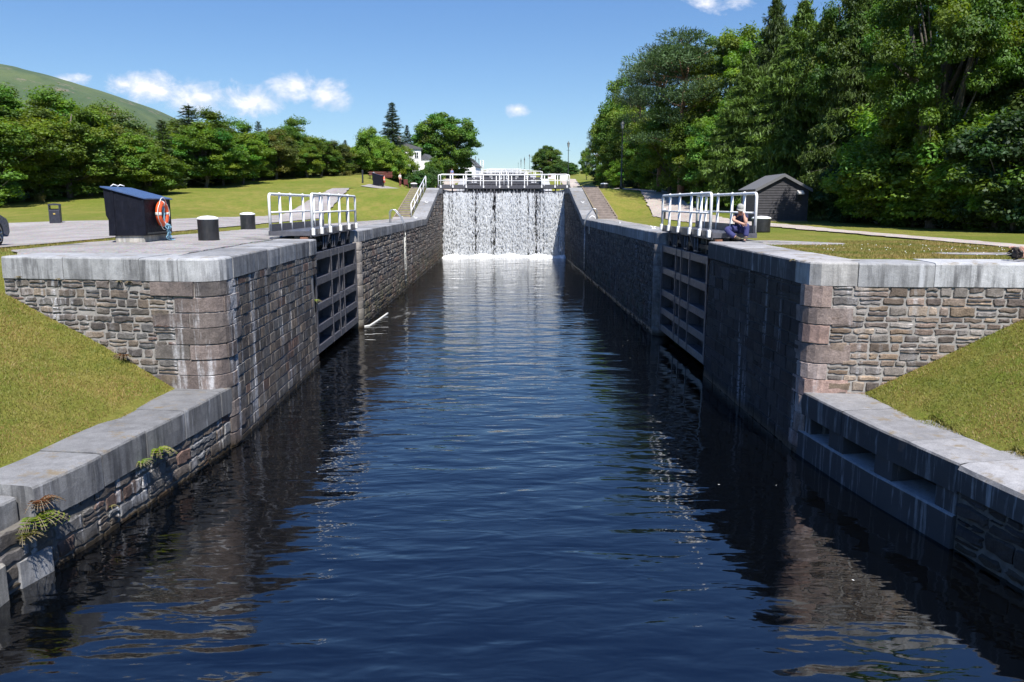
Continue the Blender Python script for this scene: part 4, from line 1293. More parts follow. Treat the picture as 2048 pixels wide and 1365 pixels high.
mb = MB(); mb.box((0, -.03, .02), (wS + .1, .08, .05)); mb.build('sill_board', M['step_edge'], sh)
for y in (.7, 2.1):
    mb = MB(); mb.lathe([(.05, 0), (.05, .03), (0, .04)], 12, (0, 0, 0))
    mb.v = [(-wS / 2 - .02 - c_, y + a_, 1.42 + b_) for a_, b_, c_ in mb.v]; mb.build('wall_light', M['silver'], sh)

# ------------------------------------------------------------------ lamp posts
def lamp(label, loc, h=6.0, group='tall lamp posts along the canal'):
    l = thing('lamp_post', label, 'lamp post', loc, 0, group)
    mb = MB(); mb.lathe([(.14, 0), (.14, .35), (.10, .42), (.095, 1.0), (.11, 1.04), (.07, 1.1), (.055, h * .6), (.045, h - .75), (.07, h - .72), (.05, h - .62)], 12)
    mb.tube([(-.28, 0, h - .95), (.28, 0, h - .95)], .018, 6); mb.build('post', M['lampblack'], l)
    mb = MB(); mb.lathe([(.10, h - .62), (.17, h - .22)], 6, smooth=False); mb.build('lantern', M['lampglass'], l)
    mb = MB(); mb.lathe([(.22, h - .22), (.20, h - .18), (.10, h - .06), (.04, h - .02), (.05, h + .03), (0, h + .08)], 6, smooth=False)
    for k in range(6):
        a = k * math.pi / 3; mb.tube([(.10 * math.cos(a), .10 * math.sin(a), h - .62), (.175 * math.cos(a), .175 * math.sin(a), h - .22)], .012, 5)
    mb.build('lantern_cap', M['lampblack'], l)
    return l
L0 = lamp('nearest lamp post, standing on the lawn above the right-hand steps', (10.45, 72.0, ground(10.45, 72)), 5.85)
for (px, ty, Y, lab) in [(1137, 283, 112, 'lamp post by the path right of the upper gate, against the sky'), (951, 313, 235, 'left lamp of two beyond the lime tree, over the far gates'), (957.5, 317, 280, 'second lamp right of the lime tree, over the far gates'),
                         (1059, 309, 215, 'tallest lamp of the far row, touching the round far tree'), (1049, 314, 262, 'second lamp left of the round far tree'), (1042, 317, 310, 'third lamp left of the round far tree'), (1036.5, 326, 400, 'smallest lamp of the far row')]:
    p = atY(px, ty, Y); g0 = ground(p.x, Y)
    c = copy_tree(L0); c.location = (p.x, Y, g0); c['label'] = lab
    s_ = (p.z - g0) / 5.9; c.scale = (.9, .9, s_)
pole = thing('utility_pole', 'thin pale pole with a crossbar in front of the far cottage roof', 'pole', (atY(1103, 340, 190).x, 190, ground(11, 190)))
hp = atY(1103, 315, 190).z - ground(11, 190)
mb = MB(); mb.tube([(0, 0, 0), (0, 0, hp)], [.12, .09], 8); mb.build('pole', M['silver'], pole)
mb = MB(); mb.box((0, 0, hp - .3), (1.3, .1, .12)); mb.build('crossbar', M['silver'], pole)
mast = thing('signal_mast', 'pale lattice mast at the left end of the far gates', 'mast', (atY(964, 340, 190).x, 190, ground(-7, 190)))
hm = atY(964, 321, 190).z - ground(-7, 190)
mb = MB()
for dx in (-.35, .35): mb.tube([(dx, 0, 0), (dx, 0, hm)], .07, 6)
mb.build('upright', M['silver'], mast)
mb = MB()
for k in range(8): mb.tube([(-.35, 0, hm * k / 8), (.35, 0, hm * (k + 1) / 8)], .04, 5); mb.tube([(-.35, 0, hm * (k + 1) / 8), (.35, 0, hm * (k + 1) / 8)], .04, 5)
mb.build('lattice', M['silver'], mast)

# ------------------------------------------------------------------ buildings in the distance
def window(parent, x, y, z, w_, h, yaw_face='-y'):
    mb = MB(); mb.box((x, y - .02, z), (w_ + .14, .08, h + .14)); fr = mb.build('window', M['white'], parent)
    mb = MB(); mb.box((x, y - .065, z), (w_, .03, h)); mb.build('pane', M['glass'], fr)
    mb = MB(); mb.box((x, y - .085, z), (.05, .02, h)); mb.box((x, y - .085, z), (w_, .02, .05)); mb.build('glazing_bar', M['white'], fr)
YH = 129
gx = atY(806, 350, YH).x; gz = ground(gx, YH)
hs = thing('white_house', 'white two-storey house with slate roof among the trees on the left', 'house', (gx, YH, gz), R(6))
mb = MB(); mb.box((0, 3.2, 1.95), (5.8, 6.4, 3.9)); mb.build('wall', M['render'], hs)
mb = MB(); mb.extrude_y([(-3.15, 3.85), (3.15, 3.85), (3.15, 3.97), (-.4, 5.0), (-3.15, 3.97)], -.25, 6.65); mb.build('roof', M['slate'], hs)
mb = MB(); mb.box((-.6, 5.0, 5.6), (.6, .9, 1.2)); mb.build('chimney', M['render'], hs)
for x in (.2, 2.2):
    for z in (.95, 2.9): window(hs, x, 0, z, .55, .85)
mb = MB(); mb.tube([(1.3, -.05, 0), (1.3, -.05, 3.9)], .05, 6); mb.build('drainpipe', M['black'], hs)
bx = thing('house_annexe', 'grey lean-to beside the white house, half hidden by hedges', 'outbuilding', (atY(850, 350, 134).x, 134, ground(-13, 134)), R(-10))
mb = MB(); mb.box((0, 1.5, 1.5), (1.6, 3, 3)); mb.build('wall', M['render'], bx)
mb = MB(); mb.extrude_y([(-1.0, 3.0), (1.0, 3.0), (0, 3.9)], -.15, 3.2); mb.build('roof', M['slate'], bx)
ct = thing('cottage', 'small white gabled cottage just right of the big lime tree', 'house', (atY(936, 350, 180).x, 180, ground(-9, 180)), R(-12))
mb = MB(); mb.box((0, 2.5, 1.2), (3.4, 5, 2.4)); mb.add([(-1.7, 0, 2.4), (1.7, 0, 2.4), (0, 0, 4.0), (-1.7, .05, 2.4), (1.7, .05, 2.4), (0, .05, 4.0)], [(0, 1, 2), (5, 4, 3), (1, 4, 5, 2), (0, 2, 5, 3)]); mb.build('wall', M['render'], ct)
mb = MB(); mb.extrude_y([(-1.95, 2.2), (-1.95, 2.32), (0, 4.15), (1.95, 2.32), (1.95, 2.2), (0, 4.02)][::-1], -.2, 5.2); mb.build('roof', M['slate'], ct)
window(ct, 0, 0, 1.3, .7, .9)
cr = thing('cottage', 'cottage with brown tiled roof and white gable right of the far tree', 'house', (atY(1111, 350, 225).x, 225, ground(14, 225)), R(24))
mb = MB(); mb.box((0, 2.5, 1.2), (3.6, 5, 2.4)); mb.add([(-1.8, 0, 2.4), (1.8, 0, 2.4), (0, 0, 4.6), (-1.8, .05, 2.4), (1.8, .05, 2.4), (0, .05, 4.6)], [(0, 1, 2), (5, 4, 3), (1, 4, 5, 2), (0, 2, 5, 3)]); mb.build('wall', M['render'], cr)
mb = MB(); mb.extrude_y([(-2.1, 2.0), (-2.1, 2.2), (0, 4.8), (2.1, 2.2), (2.1, 2.0), (0, 4.62)][::-1], -.25, 5.2); mb.build('roof', M['red_tile'], cr)
window(cr, .2, 0, 1.3, .8, .9)
rl = thing('notice_board', 'white and red notice board left of the brown-roofed cottage', 'sign', (atY(1103, 355, 150).x, 150, ground(9.5, 150)))
mb = MB(); mb.box((0, 0, 1.1), (1.3, .06, 1.1)); mb.build('board', M['white'], rl)
mb = MB(); mb.box((-.35, -.035, 1.25), (.5, .02, .3)); mb.build('red_panel', M['red_paint'], rl)
mb = MB(); mb.box((-.5, .06, .5), (.08, .06, 1.3)); mb.box((.5, .06, .5), (.08, .06, 1.3)); mb.build('leg', M['silver'], rl)
sg_ = thing('sign_board', 'plain white sign board by the path right of the upper gate', 'sign', (atY(1128, 358, 96).x, 96, ground(7.4, 96)))
hz = atY(1128, 350, 96).z - ground(7.4, 96)
mb = MB(); mb.box((0, 0, hz - .3), (1.0, .05, .62)); mb.build('board', M['white'], sg_)
mb = MB(); mb.box((-.4, .05, (hz - .3) / 2), (.07, .05, hz - .3)); mb.build('leg', M['silver'], sg_)
mb = MB(); mb.box((.4, .05, (hz - .3) / 2), (.07, .05, hz - .3)); mb.build('leg', M['silver'], sg_)
# low stone block wall crossing the upper path
lw = thing('low_wall', 'pale low stone wall across the path beyond the upper gate on the right', 'wall', (atY(1180, 362, 104).x, 104, ground(11, 104)))
mb = MB(); mb.box((0, 0, .3), (4.2, .4, .6), bev=.03); mb.build('wall', M['concrete'], lw)
# picnic table, red fence, red seats by the house
pt = thing('picnic_table', 'brown wooden picnic table on the grass under the left-hand trees', 'picnic table', (atY(752, 360, 98).x, 98, ground(-16, 98)), R(10))
mb = MB(); mb.box((0, 0, .74), (1.9, .75, .06), bev=.01); mb.build('tabletop', M['wood'], pt)
for s_ in (-1, 1):
    mb = MB(); mb.box((0, s_ * .68, .45), (1.9, .26, .05), bev=.01); mb.build('seat', M['wood'], pt)
for s_ in (-.7, .7):
    mb = MB(); mb.tube([(s_, -.55, 0), (s_, -.2, .72)], .05, 4); mb.tube([(s_, .55, 0), (s_, .2, .72)], .05, 4); mb.box((s_, 0, .40), (.08, 1.5, .08)); mb.build('leg', M['wood'], pt)
fx0, fx1 = atY(742, 352, 108).x, atY(782, 352, 108).x
fn = thing('picket_fence', 'low red-brown picket fence behind the picnic table', 'fence', ((fx0 + fx1) / 2, 108, ground(-16, 108)))
mb = MB(); W_ = fx1 - fx0 + .5
for k in range(int(W_ / .14)): mb.box((-W_ / 2 + .07 + .14 * k, 0, .38), (.09, .03, .76))
mb.build('pickets', M['red_paint'], fn)
mb = MB(); mb.box((0, .04, .3), (W_, .04, .08)); mb.box((0, .04, .75), (W_, .04, .08)); mb.build('fence_rail', M['red_paint'], fn)
for (px, lab) in ((812, 'red slatted chair left of the house corner'), (826, 'red slatted chair nearest the clipped hedge')):
    p = atY(px, 356, 108)
    ch = thing('garden_chair', lab, 'chair', (p.x, 108, ground(p.x, 108)), R(20), 'red chairs outside the white house')
    mb = MB(); mb.box((0, 0, .42), (.55, .5, .05)); mb.build('seat', M['red_paint'], ch)
    mb = MB()
    for k in range(5): mb.box((-.22 + .11 * k, .24, .75), (.08, .03, .66))
    mb.build('backrest', M['red_paint'], ch)
    for a in (-.24, .24):
        for b in (-.2, .2):
            mb = MB(); mb.box((a, b, .2), (.05, .05, .4)); mb.build('leg', M['red_paint'], ch)
# ------------------------------------------------------------------ people
def skin(name, J, E, mat, parent, sub=2, root=None, smooth=True):
    """one continuous skinned surface over joints J {name: (co, radius)} and bones E"""
    keys = list(J)
    idx = {k: i for i, k in enumerate(keys)}
    me = bpy.data.meshes.new(name)
    me.from_pydata([tuple(J[k][0]) for k in keys], [(idx[a], idx[b]) for a, b in E], [])
    tmp = bpy.data.objects.new(name + '_tmp', me); COL.objects.link(tmp)
    md = tmp.modifiers.new('s', 'SKIN'); md.use_smooth_shade = True; md.branch_smoothing = .6
    sv = me.skin_vertices[0].data
    for k in keys:
        r = J[k][1]
        sv[idx[k]].radius = r if isinstance(r, tuple) else (r, r)
        sv[idx[k]].use_root = (k == (root or keys[0]))
    ms = tmp.modifiers.new('u', 'SUBSURF'); ms.levels = sub; ms.render_levels = sub
    dg = bpy.context.evaluated_depsgraph_get()
    out = bpy.data.meshes.new_from_object(tmp.evaluated_get(dg))
    bpy.data.objects.remove(tmp)
    out.name = name; out.materials.clear(); out.materials.append(mat)
    o = bpy.data.objects.new(name, out)
    return link(o, parent)

def hand(J, E, wrist, w, d, palmn, curl, s=1.0, pre='h'):
    """palm and five fingers from wrist point w along d; palmn = across-palm axis"""
    d = Vector(d).normalized(); a = Vector(palmn).normalized(); n = d.cross(a).normalized()
    w = Vector(w)
    J[pre + 'palm'] = (w + d * .055 * s, (.036 * s, .018 * s)); E.append((wrist, pre + 'palm'))
    for i, (off, ln) in enumerate(((-.033, .068), (-.011, .078), (.011, .074), (.032, .058))):
        b = w + d * .09 * s + a * off * s
        c = curl
        p1 = b + (d * math.cos(c) + n * math.sin(c)) * ln * .5 * s
        p2 = p1 + (d * math.cos(2 * c) + n * math.sin(2 * c)) * ln * .5 * s
        for q, p, r in (('a', b, .0105), ('b', p1, .0095), ('c', p2, .008)):
            J[f'{pre}f{i}{q}'] = (p, r * s)
        E += [(pre + 'palm', f'{pre}f{i}a'), (f'{pre}f{i}a', f'{pre}f{i}b'), (f'{pre}f{i}b', f'{pre}f{i}c')]
    t0 = w + d * .03 * s - a * .036 * s; t1 = t0 + (d * .7 - a * .7).normalized() * .035 * s; t2 = t1 + (d * .95 - a * .2 + n * .2).normalized() * .03 * s
    for q, p, r in (('a', t0, .013), ('b', t1, .011), ('c', t2, .009)):
        J[f'{pre}t{q}'] = (p, r * s)
    E += [(pre + 'palm', pre + 'ta'), (pre + 'ta', pre + 'tb'), (pre + 'tb', pre + 'tc')]

def head_parts(parent, c, fwd_, up_, s=1.0, hairmat=None, skinm=None, hair=True):
    """nose, eyes, ears, mouth as small solids joined in one face mesh; returns nothing"""
    f = Vector(fwd_).normalized(); u = Vector(up_).normalized(); r = f.cross(u).normalized(); c = Vector(c)
    def P(a, b, d): return tuple(c + r * a * s + f * b * s + u * d * s)
    mb = MB()
    for sg in (-1, 1):
        mb.tube([P(.031 * sg, .083, .012), P(.031 * sg, .094, .012)], .011 * s, 8)
    mb.build('eye', M['hair'], parent)
    mb = MB(); mb.tube([P(-.024, .092, -.055), P(0, .097, -.056), P(.024, .092, -.055)], .007 * s, 6); mb.build('mouth', M['red_paint'], parent)

man = thing('person', 'seated man in grey cap, navy tee and blue trousers, head propped on his hand', 'person', (6.95, 23.1, ZC))
mo = Vector((6.95, 23.1, ZC))
def mp(px, py, Y): return atY(px, py, Y) - mo
J = {}; E = []
def add(k, co, r): J[k] = (Vector(co), r)
add('pelvis', mp(1479, 456.5, 23.12), (.155, .12))
add('spine', mp(1479.5, 447, 23.10), (.155, .12))
add('chest', mp(1480.5, 436, 22.99), (.175, .125))
add('neck0', mp(1480.5, 429.5, 22.92), .075)
add('neck', mp(1480.5, 427.5, 22.88), .058)
add('jaw', mp(1480.3, 424.5, 22.80), (.066, .072))
add('head', mp(1480.5, 419, 22.82), (.082, .098))
add('crown', mp(1480.5, 414.5, 22.86), (.066, .075))
add('shl', mp(1470.5, 431, 22.97), .072); add('ell', mp(1466, 441, 22.80), .050); add('wrl', mp(1483, 447.2, 22.62), .034)
add('shr', mp(1490.5, 432, 22.97), .072); add('elr', mp(1491.5, 446.3, 22.66), .050); add('wrr', mp(1488.2, 431, 22.71), .034)
add('hipl', mp(1473.5, 457.5, 23.08), .098); add('knl', mp(1451.5, 459, 22.84), .070); add('cal', mp(1459.5, 466.5, 22.78), .062); add('anl', mp(1470.5, 474.5, 22.73), .045)
add('fol', mp(1475, 477, 22.66), (.042, .035)); add('tol', mp(1481, 478.3, 22.56), (.042, .026))
add('hipr', mp(1485.5, 457.5, 23.08), .098); add('knr', mp(1493.5, 451, 22.66), .070); add('car', mp(1493, 462, 22.66), .062); add('anr', mp(1491.5, 474.5, 22.63), .045)
add('for', mp(1491, 478.5, 22.56), (.042, .036)); add('tor', mp(1489.5, 480.6, 22.42), (.042, .028))
E = [('pelvis', 'spine'), ('spine', 'chest'), ('chest', 'neck0'), ('neck0', 'neck'), ('neck', 'jaw'), ('jaw', 'head'), ('head', 'crown'),
     ('chest', 'shl'), ('shl', 'ell'), ('ell', 'wrl'), ('chest', 'shr'), ('shr', 'elr'), ('elr', 'wrr'),
     ('pelvis', 'hipl'), ('hipl', 'knl'), ('knl', 'cal'), ('cal', 'anl'), ('anl', 'fol'), ('fol', 'tol'), ('pelvis', 'hipr'), ('hipr', 'knr'), ('knr', 'car'), ('car', 'anr'), ('anr', 'for'), ('for', 'tor')]
hand(J, E, 'wrl', J['wrl'][0], mp(1491, 449.5, 22.58) - mp(1483, 447.2, 22.62), (0, -.3, 1), .25, 1.05, 'hl')
hand(J, E, 'wrr', J['wrr'][0], mp(1485.5, 424, 22.73) - mp(1488.2, 431, 22.71), (.2, 1, .1), .45, 1.05, 'hr')
body = skin('body', J, E, M['skin'], man, 2, 'pelvis')
hc = J['head'][0]
head_parts(man, hc + Vector((0, 0, -.02)), (-.05, -1, -.35), (0, -.35, 1))
mb = MB(); f_ = Vector((-.05, -1, -.35)).normalized()
p0 = hc + f_ * .08; mb.tube([tuple(p0 + Vector((0, 0, .02))), tuple(hc + f_ * .115 + Vector((0, 0, -.03)))], [.010, .017], 8); mb.build('nose', M['skin'], man)
mb = MB()
for sg in (-1, 1): mb.lathe([(0, -.03), (.018, -.012), (.02, .015), (0, .03)], 8, (hc.x + sg * .084, hc.y + .02, hc.z - .01))
mb.build('ear', M['skin'], man)
def sub(keys, grow, repl=None):
    D = {k: (J[k][0].copy(), tuple(x + grow for x in J[k][1]) if isinstance(J[k][1], tuple) else J[k][1] + grow) for k in keys}
    if repl: D.update(repl)
    return D
slv_l = J['shl'][0].lerp(J['ell'][0], .62); slv_r = J['shr'][0].lerp(J['elr'][0], .55)
T = sub(['pelvis', 'spine', 'chest', 'neck0', 'shl', 'shr'], .016, {'sl': (slv_l, .074), 'sr': (slv_r, .074)})
T['pelvis'] = (T['pelvis'][0] + Vector((0, 0, .03)), (.16, .13)); T['neck0'] = (T['neck0'][0], .082)
skin('tee_shirt', T, [('pelvis', 'spine'), ('spine', 'chest'), ('chest', 'neck0'), ('chest', 'shl'), ('chest', 'shr'), ('shl', 'sl'), ('shr', 'sr')], M['tee'], man)
T = sub(['pelvis', 'hipl', 'knl', 'cal', 'hipr', 'knr', 'car'], .02, {'al': (J['anl'][0].copy(), .078), 'ar': (J['anr'][0].copy(), .078)})
T['cal'] = (T['cal'][0], .083); T['car'] = (T['car'][0], .083)
skin('trousers', T, [('pelvis', 'hipl'), ('hipl', 'knl'), ('knl', 'cal'), ('cal', 'al'), ('pelvis', 'hipr'), ('hipr', 'knr'), ('knr', 'car'), ('car', 'ar')], M['trouser'], man)
for a, b, c in (('anl', 'fol', 'tol'), ('anr', 'for', 'tor')):
    T = sub([a, b, c], .014); skin('boot', T, [(a, b), (b, c)], M['boot'], man)
# peaked cap, tipped forward
mb = MB(); cu = Vector((0, -.30, 1)).normalized(); cf = Vector((-.05, -1, -.32)).normalized(); cr_ = cf.cross(cu).normalized(); cf = cu.cross(cr_).normalized()
vs = []; prof = [(.100, 0), (.106, .03), (.098, .075), (.070, .112), (.03, .128), (.0, .130)]
n = 20
for r_, z_ in prof:
    for k in range(n):
        a = 2 * math.pi * k / n
        vs.append(tuple(hc + cu * (.030 + z_) + cr_ * r_ * math.cos(a) * .92 + cf * r_ * math.sin(a) * 1.08))
fs = [(i * n + k, i * n + (k + 1) % n, (i + 1) * n + (k + 1) % n, (i + 1) * n + k) for i in range(len(prof) - 1) for k in range(n)]
mb.add(vs, fs, None, True)
cap_ = mb.build('cap', M['cap'], man)
mb = MB(); vs = []
for k in range(9):
    a = math.pi * k / 8
    for rr_, dz in ((.100, .034), (.178 if 0 < k < 8 else .11, .004), (.176 if 0 < k < 8 else .11, -.004), (.098, .022)):
        vs.append(tuple(hc + cu * dz + cr_ * math.cos(a) * min(rr_, .105) * .95 + cf * math.sin(a) * rr_ * 1.05))
fs = [(k * 4 + q, k * 4 + 4 + q, k * 4 + 4 + (q + 1) % 4, k * 4 + (q + 1) % 4) for k in range(8) for q in range(4)]
mb.add(vs, fs, None, True); mb.build('cap_peak', M['cap'], cap_)

# --- person lying on the grass edge, mostly outside the frame
ly = thing('person', 'dark-haired person lying on the right quay edge, arm over the head', 'person', (10.45, 15.42, ZC - .05))
J = {}; E = []
add('pelvis', (.62, .10, .13), (.15, .11)); add('spine', (.35, .08, .13), (.145, .11)); add('chest', (.08, .05, .14), (.165, .115)); add('neck0', (-.17, .02, .14), .07)
add('neck', (-.24, .0, .14), .055); add('jaw', (-.32, -.03, .145), .072); add('head', (-.42, -.01, .14), (.09, .1)); add('crown', (-.48, 0, .135), .075)
add('shl', (-.10, -.15, .16), .07); add('ell', (-.22, -.32, .12), .048); add('wrl', (-.40, -.22, .24), .034)
add('shr', (-.10, .20, .14), .07); add('elr', (-.33, .26, .20), .048); add('wrr', (-.50, .14, .27), .034)
add('hipl', (.72, .0, .12), .095); add('knl', (1.10, -.04, .30), .068); add('anl', (1.36, .0, .06), .045); add('tol', (1.48, -.03, .05), (.042, .03))
add('hipr', (.72, .2, .12), .095); add('knr', (1.16, .24, .12), .068); add('anr', (1.58, .26, .07), .045); add('tor', (1.68, .26, .13), (.042, .03))
E = [('pelvis', 'spine'), ('spine', 'chest'), ('chest', 'neck0'), ('neck0', 'neck'), ('neck', 'jaw'), ('jaw', 'head'), ('head', 'crown'), ('chest', 'shl'), ('shl', 'ell'), ('ell', 'wrl'), ('chest', 'shr'), ('shr', 'elr'), ('elr', 'wrr'),
     ('pelvis', 'hipl'), ('hipl', 'knl'), ('knl', 'anl'), ('anl', 'tol'), ('pelvis', 'hipr'), ('hipr', 'knr'), ('knr', 'anr'), ('anr', 'tor')]
hand(J, E, 'wrl', J['wrl'][0], (-.8, .5, .2), (0, .3, 1), .3, 1.0, 'hl')
hand(J, E, 'wrr', J['wrr'][0], (-.3, -.9, -.05), (1, -.3, 0), .3, 1.0, 'hr')
skin('body', J, E, M['skin'], ly, 2, 'pelvis')
T = sub(['pelvis', 'spine', 'chest', 'neck0', 'shl', 'shr'], .015, {'sl': (J['shl'][0].lerp(J['ell'][0], .5), .07), 'sr': (J['shr'][0].lerp(J['elr'][0], .5), .07)})
skin('tee_shirt', T, [('pelvis', 'spine'), ('spine', 'chest'), ('chest', 'neck0'), ('chest', 'shl'), ('chest', 'shr'), ('shl', 'sl'), ('shr', 'sr')], M['tee'], ly)
T = sub(['pelvis', 'hipl', 'knl', 'anl', 'hipr', 'knr', 'anr'], .018)
skin('trousers', T, [('pelvis', 'hipl'), ('hipl', 'knl'), ('knl', 'anl'), ('pelvis', 'hipr'), ('hipr', 'knr'), ('knr', 'anr')], M['denim'], ly)
rs = np.random.RandomState(2)
mb = MB()
mb.lathe([(0, -.1), (.07, -.085), (.108, -.03), (.112, .03), (.08, .085), (0, .11)], 16, (0, 0, 0), smooth=True)
mb.v = [(-.455 + y * .85 + .004 * rs.randn(), -.0 + x * 1.05 + .004 * rs.randn(), .15 + z * .95) for x, y, z in mb.v]
for k in range(60):
    a = rs.uniform(0, 6.28); b = rs.uniform(-.6, 1.2)
    p = Vector((-.455 - abs(math.cos(b)) * .09 * rs.uniform(.2, 1), math.cos(a) * .11, .15 + math.sin(a) * .10))
    mb.tube([tuple(p), tuple(p + Vector((-.03, math.cos(a) * .02, math.sin(a) * .02))), tuple(p + Vector((-.05 + rs.uniform(-.02, .02), math.cos(a) * .03, -.02)))], [.012, .009, .003], 5)
mb.build('hair', M['hair'], ly)
head_parts(ly, J['jaw'][0].lerp(J['head'][0], .4), (.1, -.35, .93), (-1, 0, .1))

# --- figure in a blue shirt far up the towpath
def standing(label, loc, rz, shirt, legs, h=1.74):
    p = thing('person', label, 'person', loc, rz)
    J = {}
    def a(k, co, r): J[k] = (Vector(co) * (h / 1.74), r)
    a('pelvis', (0, 0, .95), (.14, .105)); a('spine', (0, 0, 1.12), (.135, .1)); a('chest', (0, -.01, 1.33), (.16, .11)); a('neck0', (0, 0, 1.47), .065); a('neck', (0, -.01, 1.52), .05)
    a('jaw', (0, -.02, 1.58), .065); a('head', (0, -.01, 1.66), (.078, .092)); a('crown', (0, 0, 1.71), .06)
    for s_, n_ in ((-1, 'l'), (1, 'r')):
        a('sh' + n_, (.18 * s_, 0, 1.40), .062); a('el' + n_, (.24 * s_, .03, 1.13), .045); a('wr' + n_, (.23 * s_, -.08, .90), .032); a('ha' + n_, (.22 * s_, -.10, .80), (.036, .018))
        a('hip' + n_, (.09 * s_, 0, .90), .092); a('kn' + n_, (.10 * s_, -.02, .50), .062); a('an' + n_, (.11 * s_, .02, .08), .042); a('to' + n_, (.12 * s_, -.14, .035), (.04, .028))
    E = [('pelvis', 'spine'), ('spine', 'chest'), ('chest', 'neck0'), ('neck0', 'neck'), ('neck', 'jaw'), ('jaw', 'head'), ('head', 'crown')]
    for n_ in 'lr': E += [('chest', 'sh' + n_), ('sh' + n_, 'el' + n_), ('el' + n_, 'wr' + n_), ('wr' + n_, 'ha' + n_), ('pelvis', 'hip' + n_), ('hip' + n_, 'kn' + n_), ('kn' + n_, 'an' + n_), ('an' + n_, 'to' + n_)]
    skin('body', J, E, M['skin'], p, 1, 'pelvis')
    def sub2(keys, g): return {k: (J[k][0].copy(), tuple(x + g for x in J[k][1]) if isinstance(J[k][1], tuple) else J[k][1] + g) for k in keys}
    skin('shirt', sub2(['pelvis', 'spine', 'chest', 'neck0', 'shl', 'ell', 'shr', 'elr'], .016), [('pelvis', 'spine'), ('spine', 'chest'), ('chest', 'neck0'), ('chest', 'shl'), ('shl', 'ell'), ('chest', 'shr'), ('shr', 'elr')], shirt, p, 1)
    skin('trousers', sub2(['pelvis', 'hipl', 'knl', 'anl', 'hipr', 'knr', 'anr'], .018), [('pelvis', 'hipl'), ('hipl', 'knl'), ('knl', 'anl'), ('pelvis', 'hipr'), ('hipr', 'knr'), ('knr', 'anr')], legs, p, 1)
    mb = MB(); mb.lathe([(.085, -.02), (.092, .02), (.075, .07), (0, .10)], 12, tuple(J['head'][0] + Vector((0, .015, 0)))); mb.build('hair', M['hair'], p)
px_ = atY(904, 345, 126)
standing('person in a pale blue shirt standing beyond the left end of the upper gate', (px_.x, 126, ground(px_.x, 126) + .02), R(20), M['shirt_blue'], M['denim'])
px_ = atY(800, 352, 104)
standing('person in pale clothes standing by the far navy hut near the white house', (px_.x, 104, ground(px_.x, 104) + .02), R(60), M['rope_white'], M['red_paint'])

